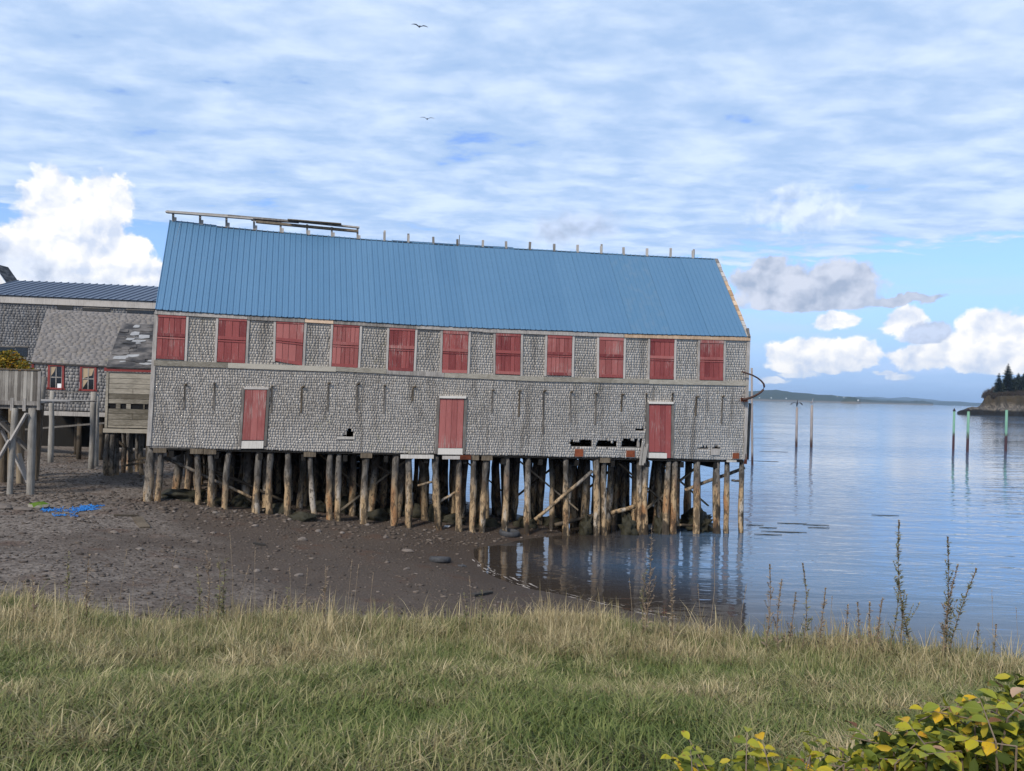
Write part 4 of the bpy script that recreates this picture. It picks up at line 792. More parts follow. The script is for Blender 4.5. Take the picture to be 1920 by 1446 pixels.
# fenced wharf at the left edge
FW = empty('fenced_wharf', at_y(30, 930, 27.5), 'raised wharf deck with grey vertical board fence on braced timber posts', 'wharf')
ya = .03; e = Vector((math.cos(ya), math.sin(ya), 0)); nb = Vector((-math.sin(ya), math.cos(ya), 0)); p0 = at_y(72, 750, 27.3); p0.z = 0
wf, ww = plane_fn(p0, e, nb); zt = wf(40, 694)[1]; zb_ = wf(40, 752)[1]; zl = wf(40, 768)[1]
s = -3.0
while s < 0:
    w_ = random.uniform(.085, .13); mb = MB(); slabw(mb, rect(s, s + w_ - .008, zb_ - .04, zt + random.uniform(-.02, .02)), .0, .024 + random.uniform(0, .006), ww, random.random()); mb.build('fence_board', 'wood_post', FW); s += w_
mb = MB(); mb.beam(ww(-3.1, zt + .02, .01), ww(.04, zt + .02, .01), .12, .04, r=.2); mb.build('fence_cap', 'wood_brown', FW)
for t in (0.0,):
    mb = MB(); mb.beam(ww(.02, zt - .03, 0), ww(.02, zl, 0), .09, .09, NB, .4); mb.build('fence_post', 'wood_grey', FW)
s = -.0
for t in np.arange(.1, 5, .12):    # side fence running back
    pass
for k in range(2):
    mb = MB(); mb.beam(ww(-3.1, zl + .13 - .14 * k + .1, -.03 - .1 * k), ww(.05, zl + .13 - .14 * k + .1, -.03 - .1 * k), .12, .15, r=.3); mb.build('deck_beam', 'wood_grey', FW)
for i in range(26):
    mb = MB(); a = -.06 - i * .155; mb.beam(ww(-3.1, zb_ - .04, a - .1), ww(.0, zb_ - .04, a - .1), .145, .05, r=random.random()); mb.build('deck_plank', 'wood_grey', FW)
for x in (24, 47):
    a = wf(x, 745); mb = MB(); mb.beam(ww(a[0], zb_ + .1, .03), ww(a[0], zl - .05, .03), .10, .05, NB, .6); mb.build('cleat', 'wood_grey', FW)
for xt, xb, yb, t, r in [(28, 17, 938, 0.0, .10), (61, 57, 928, .1, .125), (40, 38, 880, 2.2, .12), (8, 6, 890, 2.0, .13), (70, 66, 885, 3.4, .12), (20, 22, 870, 3.6, .12), (-20, -22, 940, .1, .14), (-50, -52, 935, .1, .14), (-30, -30, 885, 2.5, .14)]:
    a, b = wf(xt, 768, t), wf(xb, yb, t); p = ww(b[0], b[1], -t); gz = float(height(p.x, p.y)); mb = MB()
    A_, B_ = Vector((p.x, p.y, min(gz, b[1]) - .3)), ww(a[0], a[1] + .05, -t)
    mb.tube([A_.lerp(B_, f) for f in (0, .1, .3, .5, .7, .9, 1)], [r * random.uniform(.94, 1.08) for _ in range(7)], 10, wob=.04, r=random.random()); mb.build('post', 'wood_post' if t < .2 else 'wood_brown', FW, True)
for x0, y0, x1, y1, t in [(0, 790, 62, 853, .18), (50, 775, 18, 830, -.1), (0, 800, 50, 900, 1.2), (-5, 865, 18, 825, -.16), (36, 850, 52, 905, 1.4), (0, 780, 20, 800, .6), (-40, 860, 10, 790, .5)]:
    a, b = wf(x0, y0, t), wf(x1, y1, t); mb = MB(); mb.beam(ww(*a, -t), ww(*b, -t), .06, .24 if x0 == 0 and y0 == 790 else .15, nb, random.random()); mb.build('brace', 'wood_grey', FW)

# ------------------------------------------------------------------ leaf-cluster helper (numpy)
def leaf_cloud(name, centers, n, size, mat_, parent=None, squash=1.0, flat=.5, up=0.0, seed=1):
    """centers: list of (pos, radius); leaf-sized quads spread through the volume"""
    rg = np.random.default_rng(seed); cs = np.array([tuple(c_[0]) for c_ in centers]); rs = np.array([c_[1] for c_ in centers])
    pk = rg.choice(len(cs), n, p=rs ** 2 / (rs ** 2).sum()); d = rg.normal(size=(n, 3)); d /= np.linalg.norm(d, axis=1)[:, None]
    r = rs[pk] * rg.uniform(.35, 1.0, n) ** .6; C = cs[pk] + d * r[:, None] * np.array([1, 1, squash])
    a = rg.normal(size=(n, 3)); a[:, 2] *= flat; a /= np.linalg.norm(a, axis=1)[:, None]; b = np.cross(a, rg.normal(size=(n, 3))); b /= np.linalg.norm(b, axis=1)[:, None]
    s = size * rg.uniform(.5, 1.3, n)[:, None]
    cn = np.cross(a, b) * s * .18; V = np.stack([C - a * s, C - a * s * .45 + b * s * .42 + cn, C + a * s * .4 + b * s * .40 + cn, C + a * s, C + a * s * .4 - b * s * .40 + cn, C - a * s * .45 - b * s * .42 + cn], 1).reshape(-1, 3); i6 = 6 * np.arange(n)[:, None]; F = np.concatenate([i6 + np.array([0, 1, 2, 3]), i6 + np.array([0, 3, 4, 5])])
    o = link(name, npmesh(name, V, F, {'rnd': np.repeat(rg.random(n), 6)}), mat_, parent); return o
SB = empty('autumn_shrub', at_y(25, 700, 33), 'yellow and orange autumn shrub above the grey board fence', 'shrub')
leaf_cloud('foliage', [(at_y(x, y, 33 + dy), r) for x, y, dy, r in [(10, 690, 0, .5), (30, 683, .3, .45), (45, 690, 0, .35), (5, 672, .3, .35), (22, 668, .1, .3), (-15, 685, 0, .5), (40, 700, -.2, .4), (15, 710, 0, .5)]], 2600, .075, 'shrub_autumn', SB, seed=3)
mb = MB(); q = at_y(22, 700, 33)
for k in range(4): mb.tube([(q.x + .1 * k, q.y, float(height(q.x, q.y)) - .1), (q.x + .2 * k - .3, q.y, q.z)], [.03, .012], 5)
mb.build('stem', 'bark', SB)

# ------------------------------------------------------------------ things on the beach
def blob(name, px, py, rx, ry, rz, m, z=None, seed=0, sub=2, rough=.25, sink=.3, label=None, cat=None, group=None, kind=None, yaw=0.0):
    p = at_z(px, py, 0.8)
    for _ in range(8): p = at_z(px, py, float(height(p.x, p.y)) if z is None else z)
    bm = bmesh.new(); bmesh.ops.create_icosphere(bm, subdivisions=sub, radius=1)
    for v in bm.verts:
        k = 1 + rough * mnoise.fractal(v.co * 1.6 + Vector((seed * 3.1, seed, 0)), 1, 2, 3); v.co *= k; v.co.x *= rx; v.co.y *= ry; v.co.z = v.co.z * rz
    me = bpy.data.meshes.new(name); bm.to_mesh(me); bm.free(); me.polygons.foreach_set('use_smooth', [m == 'rockweed'] * len(me.polygons))
    o = link(name, me, m, None, (p.x, p.y, p.z + rz * (1 - 2 * sink) * .5)); o.rotation_euler.z = yaw; return tag(o, label, cat, group, kind)
blob('mossy_rock', 73, 953, .34, .26, .16, 'moss_rock', seed=2, sink=.1, label='block of stone with bright green moss on top beside blue rope', cat='rock')
blob('flat_rock', 40, 956, .34, .2, .08, 'stone', seed=3, label='flat pale rock next to the mossy stone', cat='rock')
blob('flat_rock', 4, 953, .3, .2, .10, 'stone', seed=4, label='flat rock at the foot of the fenced wharf post', cat='rock')
blob('pale_rock', 567, 1013, .17, .12, .09, 'white_paint' if False else 'stone', seed=5, label='pale pointed rock alone on the mud below the leaning thin pile', cat='rock')
blob('pale_rock', 764, 1034, .20, .13, .07, 'stone', seed=6, label='pale flat rock lying left of the tyre on the mud', cat='rock')
blob('dark_rock', 866, 1062, .16, .10, .05, 'rubber', seed=7, label='small dark flat stone just right of the tyre', cat='rock')
LMK = [(155, 957, 'the large blue rope tangle'), (265, 980, 'the wide short board'), (290, 940, 'the paired corner piles'), (486, 1022, 'the dark sodden timber in the mud'), (568, 974, 'the low isolated rockweed mound'), (567, 1013, 'the pale pointed rock'), (764, 1034, 'the pale flat rock beside the tyre'), (955, 1003, 'the half sunken tyre'), (485, 958, 'the pile below the first red door'), (382, 949, 'the thin piles near the corner'), (1170, 990, 'the piles standing in water'), (480, 1100, 'the brow of the grass'), (683, 970, 'the thick dark pile')]
rk = [(497, 958), (512, 962), (520, 967), (380, 955), (405, 962), (440, 960), (455, 968), (330, 955), (350, 968), (540, 975), (690, 985), (725, 1008), (480, 1072), (500, 1090), (560, 1080), (330, 1065), (365, 1017), (598, 997), (172, 971), (150, 975), (120, 945), (640, 1000), (260, 1030), (210, 1000), (760, 1068), (1170, 985), (1000, 985), (835, 990)]
for i, (x, y) in enumerate(rk):
    blob('beach_stone', x + random.uniform(-3, 3), y, random.uniform(.08, .15), random.uniform(.06, .11), random.uniform(.04, .075), 'stone', seed=10 + i, yaw=random.uniform(0, 3), label='loose stone on the beach nearest ' + min(LMK, key=lambda q: (q[0] - x) ** 2 + 4 * (q[1] - y) ** 2)[2], cat='stone', group='loose stones on the beach')
# seaweed mounds at the pile feet
LMK2 = [(290, 'the paired corner piles'), (382, 'the thin piles near the corner'), (430, 'the pile left of the first red door'), (507, 'the pile right of the first red door'), (585, 'the thin slanting pile'), (627, 'the twin piles left of the wall hole'), (684, 'the thick dark pile'), (752, 'the piles under the white board'), (820, 'the slanting pile under the middle door'), (895, 'the piles right of the middle door'), (990, 'the foot of the diagonal brace')]
for i, (x, y, rx, rz) in enumerate([(568, 974, .5, .22), (405, 945, .45, .22), (340, 935, .8, .28), (520, 960, .5, .25), (650, 960, .5, .4), (683, 965, .35, .5), (700, 972, .6, .3), (790, 970, .5, .45), (812, 975, .4, .4), (850, 980, .5, .3), (910, 985, .5, .25), (985, 988, .4, .3), (600, 957, .5, .3), (450, 948, .4, .3), (745, 965, .5, .35), (1030, 985, .6, .3)]):
    blob('rockweed_mound', x, y, rx, rx * .7, rz, 'rockweed', seed=40 + i, sub=3, rough=.7, label='low dark isolated mound of rockweed on open mud' if i == 0 else 'dark rockweed heap under the building nearest ' + min(LMK2, key=lambda q: abs(q[0] - x))[1], cat='seaweed', group=None if i == 0 else 'rockweed heaps under the building')
for i, (s, t, r) in enumerate([(16.9, .4, .25), (18.7, .3, .3), (20.2, .4, .25), (22.3, .9, .5), (22.6, 2.0, .7), (21.4, 3.2, .7), (19.5, 3.5, .6)]):
    p = W(s, .15, -t); bm = bmesh.new(); bmesh.ops.create_icosphere(bm, subdivisions=3, radius=1)
    for v in bm.verts: v.co = v.co * (1 + .9 * mnoise.fractal(v.co * 2.2 + Vector((i * 4.0, 0, 0)), 1, 2, 4)); v.co = Vector((v.co.x * r, v.co.y * r, v.co.z * .55 * (1 - .0)))
    me = bpy.data.meshes.new('rockweed_clump'); bm.to_mesh(me); bm.free(); me.polygons.foreach_set('use_smooth', [True] * len(me.polygons)); tag(link('rockweed_clump', me, 'rockweed', None, p), 'dark rockweed clump hanging round a pile standing in the water', 'seaweed', 'rockweed on the wet piles')
def tire(name, px, py, R, r, tilt, label, z=None):
    p = at_z(px, py, 0.3)
    for _ in range(8): p = at_z(px, py, max(float(height(p.x, p.y)), 0))
    mb = MB(); vs = []; fs = []; n_, k_ = 36, 12
    for i in range(n_):
        a = i * math.tau / n_
        for j in range(k_):
            b = j * math.tau / k_; rr_ = R + r * .85 * math.cos(b) ; zz_ = r * 1.15 * math.copysign(abs(math.sin(b)) ** .7, math.sin(b)) + (.006 if i % 2 and abs(math.cos(b)) > .8 else 0)
            vs.append((rr_ * math.cos(a), rr_ * math.sin(a), zz_)); fs.append((i * k_ + j, ((i + 1) % n_) * k_ + j, ((i + 1) % n_) * k_ + (j + 1) % k_, i * k_ + (j + 1) % k_))
    mb.add(vs, fs); me = mb.mesh(name, None, True); o = link(name, me, 'rubber', None, (p.x, p.y, p.z + r * .75)); o.rotation_euler = (tilt, .06, .3); return tag(o, label, 'tyre')
tire('old_tyre', 825, 1053, .29, .085, -.16, 'worn dark rubber tyre lying flat on the mud')
tire('old_tyre', 955, 1003, .34, .10, .06, 'half sunken tyre at the edge of the water near the piles')
def drift(name, x0, y0, x1, y1, w_, h, m, label):
    a, b = at_z(x0, y0, 1), at_z(x1, y1, 1)
    for _ in range(6): a = at_z(x0, y0, float(height(a.x, a.y))); b = at_z(x1, y1, float(height(b.x, b.y)))
    mb = MB(); mb.beam(a + Vector((0, 0, h * .6)), b + Vector((0, 0, h * .6)), w_, h, r=random.random()); return tag(mb.build(name, m), label, 'plank')
drift('drift_plank', 213, 967.5, 259, 968.5, .12, .05, 'wood_brown', 'thin dark plank lying flat between blue rope and wide board')
drift('drift_plank', 257, 972, 272, 991,   .30, .05, 'wood_brown', 'wide short brown board lying on the gravel')
drift('drift_plank', 474, 1021, 498, 1024, .14, .06, 'wood_dark', 'dark sodden timber sunk in the mud')
drift('drift_plank', 885, 1118, 920, 1112, .16, .05, 'wood_dark', 'dark flat timber at the foot of the grass bank')
for (x, y, w_) in [(838, 988.5, .13), (939, 997.5, .12)]:
    p = at_z(x, y, max(.05, float(height(at_z(x, y, .3).x, at_z(x, y, .3).y)))); mb = MB(); mb.add([p + Vector((-w_, 0, .02)), p + Vector((w_ * .6, -.04, .02)), p + Vector((w_, .07, .05)), p + Vector((-w_ * .6, .1, .06))] + [p + Vector((-w_, 0, 0)), p + Vector((w_ * .6, -.04, 0)), p + Vector((w_, .07, .03)), p + Vector((-w_ * .6, .1, .04))], [(0, 1, 2, 3), (7, 6, 5, 4), (0, 4, 5, 1), (1, 5, 6, 2), (2, 6, 7, 3), (3, 7, 4, 0)])
    tag(mb.build('litter_scrap', 'white_paint'), 'small white scrap of litter below the piles', 'litter', 'white litter scraps')
def tangle(px, py, wx_, wy_, n_, label):
    p = at_z(px, py, 1.5)
    for _ in range(6): p = at_z(px, py, float(height(p.x, p.y)))
    mb = MB()
    for k in range(n_):
        c0 = Vector((p.x + random.gauss(0, wx_), p.y + random.gauss(0, wy_), 0)); a = random.uniform(0, 6.3); pts = []
        for j in range(9):
            a += random.uniform(-.9, .9); c0 = c0 + Vector((math.cos(a), math.sin(a), 0)) * .038; pts.append((c0.x, c0.y, float(height(c0.x, c0.y)) + .02 + abs(random.gauss(0, .03))))
        mb.tube(pts, .011, 4)
    return tag(mb.build('rope_tangle', 'rope_blue'), label, 'rope')
tangle(155, 957, .15, .16, 48, 'large tangle of bright blue rope on the gravel')
tangle(101, 959, .12, .09, 20, 'smaller tangle of blue rope touching the mossy stone')
tangle(176, 951, .08, .06, 10, 'little knot of blue rope right beside the large tangle'); tangle(120, 968, .2, .05, 8, 'few loose blue rope strands below the two tangles')
# pebbles: far too many to count
def pebbles():
    n = 24000; rg = np.random.default_rng(5); x = rg.uniform(-24, 7, n * 3); y = rg.uniform(12.5, 44, n * 3)
    s = shore_dist(x, y); z = height(x, y); dens = np.clip(.25 + .5 * np.sin(x * .5 + 1) * np.sin(y * .43) + .10 * s, .06, 1); dens = np.clip(dens + .9 * np.exp(-((y - 27.2 - .23 * (x + 13)) / 1.3) ** 2) * (x > -14) * (x < 0), 0, 1); ok = (s > .1) & (z < 2.9) & (rg.random(n * 3) < dens)
    x, y, z = x[ok][:n], y[ok][:n], z[ok][:n]; n = len(x)
    t = (1 + 5 ** .5) / 2; base = np.array([(-1, t, 0), (1, t, 0), (-1, -t, 0), (1, -t, 0), (0, -1, t), (0, 1, t), (0, -1, -t), (0, 1, -t), (t, 0, -1), (t, 0, 1), (-t, 0, -1), (-t, 0, 1)]) / 1.9
    fc = np.array([(0, 11, 5), (0, 5, 1), (0, 1, 7), (0, 7, 10), (0, 10, 11), (1, 5, 9), (5, 11, 4), (11, 10, 2), (10, 7, 6), (7, 1, 8), (3, 9, 4), (3, 4, 2), (3, 2, 6), (3, 6, 8), (3, 8, 9), (4, 9, 5), (2, 4, 11), (6, 2, 10), (8, 6, 7), (9, 8, 1)])
    r = np.clip(rg.lognormal(-3.75, .5, n) * (1 + 1.0 * np.exp(-((y - 27.2 - .23 * (x + 13)) / 1.3) ** 2)), .010, .10); a = rg.uniform(0, 6.28, n); sx_, sy_, sz_ = r * rg.uniform(.8, 1.7, n), r * rg.uniform(.7, 1.1, n), r * rg.uniform(.3, .6, n)
    b = base[None] * (1 + rg.uniform(-.22, .22, (n, 12, 1))); bx, by, bz = b[..., 0] * sx_[:, None], b[..., 1] * sy_[:, None], b[..., 2] * sz_[:, None]
    ca, sa_ = np.cos(a)[:, None], np.sin(a)[:, None]
    V = np.stack([x[:, None] + bx * ca - by * sa_, y[:, None] + bx * sa_ + by * ca, z[:, None] + bz + sz_[:, None] * .3], -1).reshape(-1, 3)
    F = (fc[None] + 12 * np.arange(n)[:, None, None]).reshape(-1, 3)
    o = link('pebbles', npmesh('pebbles', V, F, {'prnd': np.repeat(np.clip(rg.beta(2, 2.6, n), 0, 1), 12)}), 'pebble'); tag(o, 'countless small brown and grey pebbles strewn over the beach', 'pebbles', kind='stuff')
pebbles()
# floating weed streaks on the water
for i, (x, y, w_) in enumerate([(1470, 998, 1.0), (1440, 1003, .6), (1485, 982, .7), (1530, 985, .6), (1535, 990, .5), (1415, 985, .4), (1440, 990, .4), (1660, 967, .7), (1428, 822, 1.8), (1450, 847, 1.6), (1430, 865, 1.5)]):
    p = at_z(x, y, 0); mb = MB(); n_ = 9; vs = []
    for j in range(n_): f = j / (n_ - 1); hw = w_ * .12 * math.sin(math.pi * (f * .94 + .03)) * random.uniform(.5, 1.3); dx = (f - .5) * 2 * w_; yo = random.uniform(-.04, .04) * w_; vs += [(p.x + dx, p.y + yo - hw, .008), (p.x + dx, p.y + yo + hw, .012), (p.x + dx, p.y + yo, .03)]
    fs = []
    for j in range(n_ - 1): a = 3 * j; fs += [(a, a + 3, a + 5, a + 2), (a + 2, a + 5, a + 4, a + 1)]
    mb.add(vs, fs); tag(mb.build('floating_weed', 'rockweed'), 'dark streak of seaweed floating on the water beside the building', 'seaweed', 'floating seaweed streaks')

# ------------------------------------------------------------------ poles and birds
def pole(xt, yt, xb, yb, r, m, label, cone=False):
    b = at_z(xb, yb, 0); t = at_y(xt, yt, b.y); R = empty('mooring_pole', (b.x, b.y, 0), label, 'pole')
    mb = MB(); mb.tube([(b.x, b.y, -2.5), (b.x, b.y, 0), (b.x + (t.x - b.x) * .4, b.y, t.z * .4), (t.x, b.y, t.z)], [r, r, r * .96, r * .93], 10, r=.5); mb.build('shaft', m, R, True)
    if cone: mb = MB(); mb.tube([(t.x, b.y, t.z - .02), (t.x, b.y, t.z + .05), (t.x, b.y, t.z + .38)], [r * 1.15, r * 1.15, .03], 10); mb.build('cap', 'bird_dark', R)
    return t
t1 = pole(1494.3, 764, 1493, 838, .15, 'pole_grey', 'grey mooring pole with a dark bird spreading its wings on top')
pole(1409.5, 690, 1410.5, 872, .10, 'pole_grey', 'slim tall grey pole standing in the water just beyond the building corner')
t2 = pole(1522.3, 760, 1521, 839, .17, 'pole_grey', 'grey mooring pole with a gull standing on top')
pole(1789.2, 771, 1787.3, 845, .15, 'pole_green', 'faded green mooring pole with dark lower half and pointed cap', True)
pole(1816, 771, 1813.8, 847, .17, 'pole_green', 'bright green mooring pole with pointed cap beside a darker one', True)
pole(1887.5, 769, 1885.5, 846, .17, 'pole_green', 'pale green mooring pole without cap in front of the rocky point')
def bird(name, c, yaw, span, wings, m, label, legs=False):
    """one continuous body: lofted trunk with neck, head, tail; wings rise from its sides"""
    mb = MB(); ca, sa_ = math.cos(yaw), math.sin(yaw)
    SC = 1.5 if legs else 1.15
    def T(x, y, z): x, y, z = x * SC, y * SC, z * SC; return (c.x + x * ca - y * sa_, c.y + x * sa_ + y * ca, c.z + z)
    up = legs
    sp = [(-.30, .0), (-.20, .02), (-.08, .03), (.05, .04), (.15, .07), (.20, .12), (.25, .13), (.32, .12)] if not up else [(-.14, .06), (-.08, .12), (.0, .22), (.04, .34), (.05, .45), (.04, .52), (.08, .57), (.17, .57)]
    rd = [.015, .05, .085, .08, .05, .038, .04, .008]
    mb.tube([T(x, 0, z) for x, z in sp], rd, 8)
    z0 = .04 if not up else .34
    for sgn in (-1, 1):
        sec = wings; n_ = len(sec); vs = []
        for f, dz, ch in sec:
            y = sgn * (.04 + f * span / 2); vs += [T(ch * .5 + .02 - .10 * f, y, z0 + dz), T(-ch * .5 - .10 * f, y, z0 + dz - .01), T(-.10 * f, y, z0 + dz + .02)]
        fs = []
        for i in range(n_ - 1): a = 3 * i; fs += [(a, a + 2, a + 5, a + 3), (a + 2, a + 1, a + 4, a + 5), (a + 1, a, a + 3, a + 4)]
        mb.add(vs, fs)
    if legs:
        for sgn in (-1, 1): mb.tube([T(0, sgn * .05, .16), T(0, sgn * .05, 0)], .012, 5)
    return tag(mb.build(name, m, smooth=True), label, 'bird')
bird('flying_gull', at_y(786.5, 51, 72), 1.9, 1.3, [(0, 0, .2), (.4, .12, .2), (.7, .10, .15), (1, .03, .03)], 'bird_grey', 'gull with broad wings gliding high above the roof')
bird('flying_gull', at_y(801, 224, 86), 1.7, 1.3, [(0, 0, .16), (.35, .14, .16), (.7, .12, .1), (1, .06, .02)], 'bird_grey', 'smaller looking gull with thin bowed wings lower above the roof')
bird('cormorant', t1 + Vector((0, 0, .0)), -1.5, .95, [(0, 0, .2), (.45, .06, .28), (.8, -.02, .26), (1, -.14, .1)], 'bird_dark', 'dark cormorant drying its spread wings on a grey pole', True)
bird('perched_gull', t2 + Vector((.03, 0, .0)), .3, .1, [(0, -.02, .12), (.6, -.10, .2), (1, -.16, .1)], 'bird_grey', 'small grey gull standing on the thicker grey pole', True)

# ------------------------------------------------------------------ far shores, headland
def ridge(name, prof, dist, depth, m, label, seed, cat='hill'):
    """prof: list of (px, top py); stands on the water at its distance"""
    xs = np.linspace(prof[0][0], prof[-1][0], 90); ty = np.interp(xs, [p[0] for p in prof], [p[1] for p in prof]); V = []
    rows_ = (0, .05, .15, .35, .7, 1.0); prof_h = (-.01, .12, .35, .75, 1.0, .6)
    for px_, y in zip(xs, ty):
        t = at_y(px_, y, dist); top = max(t.z, 1.0)
        for f, h in zip(rows_, prof_h):
            yy = dist - depth * .5 + depth * f; x = t.x * yy / dist
            V.append((x, yy, top * h * (1 + (.10 * fnoise(x, yy, 6.0 / depth, seed) if 0 < h else 0)) - (1 if f == 0 else 0)))
    n_ = len(xs); k = len(rows_); i = np.arange((n_ - 1) * (k - 1)); r_, c_ = i // (k - 1), i % (k - 1); a = r_ * k + c_
    o = link(name, npmesh(name, np.array(V), np.stack([a, a + k, a + k + 1, a + 1], 1), smooth=True), m); o['kind'] = 'structure'; return o
ridge('far_hills', [(1560, 752), (1600, 746), (1640, 744), (1665, 746.5), (1700, 744.5), (1725, 747), (1770, 752), (1830, 757), (1900, 761)], 11000, 1500, 'hill_far', '', 1)
ridge('middle_hills', [(1530, 752), (1575, 745), (1610, 743.5), (1650, 748), (1720, 752), (1760, 752.5), (1800, 753), (1850, 756.5), (1900, 758), (2000, 759)], 7500, 900, 'hill_far', '', 2)
ridge('coast_hills', [(1200, 733), (1300, 731), (1380, 732), (1420, 733), (1455, 731.8), (1475, 733), (1500, 736.5), (1530, 738.5), (1560, 741), (1590, 744), (1620, 748), (1650, 751.5), (1690, 753.5)], 4200, 500, 'hill_near', '', 3)
ridge('small_island', [(1576, 752.5), (1584, 747.5), (1592, 745), (1602, 744.6), (1609, 748), (1614, 753.2)], 3000, 120, 'hill_near', '', 4)
ridge('small_island', [(1648, 753), (1665, 751), (1690, 752.5), (1705, 753), (1718, 751.2), (1730, 751.6), (1742, 754), (1750, 756)], 4500, 160, 'hill_near', '', 5)
for i, (x, y) in enumerate([(1424, 745.5), (1446, 746), (1474, 747), (1570, 743.5), (1582, 745.2), (1609, 750.5)]):
    p = at_y(x, y, 3870 if i < 5 else 2930); s = 2.0; mb = MB(); mb.add([p + Vector(v) * s for v in [(-1, -.6, -1.2), (1, -.6, -1.2), (1, .6, -1.2), (-1, .6, -1.2), (-1, -.6, .3), (1, -.6, .3), (1, .6, .3), (-1, .6, .3), (-1, 0, .9), (1, 0, .9)]], [(0, 1, 5, 4), (1, 2, 6, 5), (2, 3, 7, 6), (3, 0, 4, 7), (4, 5, 9, 8), (7, 8, 9, 6), (4, 8, 7), (5, 6, 9)])
    tag(mb.build('far_house', 'white_paint'), 'tiny white house on the far wooded shore', 'house', 'white houses on the far shore')
# headland: heightfield of rock with trees
HD = 500.0
def hxy(px, py): return at_z(px, py, 0)
def hl(px, d): return (px - CX) / FPX * d
x0h, x1h = hl(1796, HD), hl(2330, HD)
def hh(x, y):
    x = x * HD / y; u = (x - x0h) / (x1h - x0h); edge = HD - 26 - 34 * np.clip(u, 0, 1) ** .8 + 4 * np.sin(x * .21) + 2.5 * np.sin(x * .63); t = (y - edge)
    n_ = np.array([[fnoise(a, b, .12, 4) for a, b in zip(ra, rb)] for ra, rb in zip(x, y)]); n2_ = np.array([[fnoise(a, b, .4, 9) for a, b in zip(ra, rb)] for ra, rb in zip(x, y)])
    ledge = 4.2 * smst(t, -1, 5 + 3 * n_) * smst(x, x0h - 3, x0h + 12); cl = 8.0 * smst(t + 2 * n_, 9, 14) * smst(x, x0h + 13, x0h + 20); top = 7 * smst(t, 16, 70) * smst(x, x0h + 16, x0h + 45)
    back = 1 - smst(t, 120, 160)
    return -1.0 + (ledge + 1.0 * smst(t, -3, 0) * smst(x, x0h - 4, x0h + 4) + cl + top + 1.0 * n_ * (ledge > .5) + .7 * n2_ * (ledge > 1)) * back
hx = np.linspace(x0h * .82, x1h, 190); hy_ = np.linspace(HD - 75, HD + 130, 90)
head = link('headland', gridmesh('headland', hx, hy_, hh), 'cliff'); tag(head, kind='structure')
def hz(x, y): return float(hh(np.array([[x]]), np.array([[y]]))[0, 0])
def spruce(px, topy, d, wpx, label, seed, group=None):
    x = hl(px, d); base = hz(x, d); rg = random.Random(seed); top = at_y(px, topy, d).z; H = max(top - base, 5); R = empty('spruce_tree', (x, d, base - .3), label, 'tree', group)
    mb = MB(); mb.tube([(x, d, base - .5), (x + rg.uniform(-.2, .2), d, base + H * .5), (x, d, top)], [H * .016 + .08, H * .010 + .05, .03], 6); mb.build('trunk', 'bark', R)
    V = []; r_ = wpx / 2 * d / FPX * 1.35
    n_ = int(24 + H * 2.2)
    for i in range(n_):
        f = .16 + .84 * i / n_; L = r_ * (1 - f) ** .75 * 1.25 * rg.uniform(.55, 1.15) + .25; zz_ = base + H * f; k = rg.randint(5, 8); a0 = rg.uniform(0, 6.3)
        for j in range(k):
            if rg.random() < .15: continue
            a = a0 + j * math.tau / k + rg.uniform(-.3, .3); dx, dy = math.cos(a), math.sin(a); Lj = L * rg.uniform(.6, 1.1)
            for q in range(6):       # sprays along the bough
                g0 = (q + .5) / 6 * Lj; dr = -.18 * g0 + .10 * (g0 / Lj) ** 2 * Lj; c0 = Vector((x + dx * g0, d + dy * g0, zz_ + dr)); ln = .28 * Lj * (1.15 - .6 * q / 6) + .12
                for sg in (-1, 1):
                    v = Vector((dx * .7 - dy * sg, dy * .7 + dx * sg, -.25 + rg.uniform(-.25, .2))) * ln; wv = Vector((dx, dy, .5)) * ln * .28
                    V.append([c0 - wv, c0 + v * .6 - wv * .4, c0 + v, c0 + wv])
    V = np.array([[tuple(p) for p in q] for q in V]).reshape(-1, 3); link('crown', npmesh('crown', V, np.arange(len(V)).reshape(-1, 4), {'rnd': np.repeat(RNG.random(len(V) // 4), 4)}), 'spruce', R)
spruce(1889.5, 681, HD - 8, 22, 'tallest pointed spruce standing above the rocky point', 1)
spruce(1872.5, 699, HD - 12, 15, 'shorter ragged spruce at the outer end of the rocky point', 2)
for i, (x, y, dd, w_) in enumerate([(1880, 718, 4, 14), (1902, 707, 6, 15), (1907, 705, 14, 14), (1915, 705, 10, 14), (1921, 697, 16, 18), (1897, 715, -4, 12), (1912, 718, -6, 14), (1930, 700, 12, 18), (1942, 695, 20, 20), (1955, 702, 8, 20), (1970, 694, 16, 20), (1990, 697, 10, 22), (2010, 690, 20, 22), (2035, 695, 12, 22), (1883, 710, 10, 12), (1893, 703, 14, 14), (1899, 709, 2, 13), (1905, 712, 0, 13), (1909, 699, 18, 14), (1917, 711, 2, 14), (1924, 706, 4, 15), (1876, 712, 2, 12), (1868, 716, 2, 11), (1934, 708, 2, 16)]):
    spruce(x, y, HD + dd, w_, 'dark spruce in the dense stand behind the tall pointed one', 10 + i, 'spruces on the rocky point')
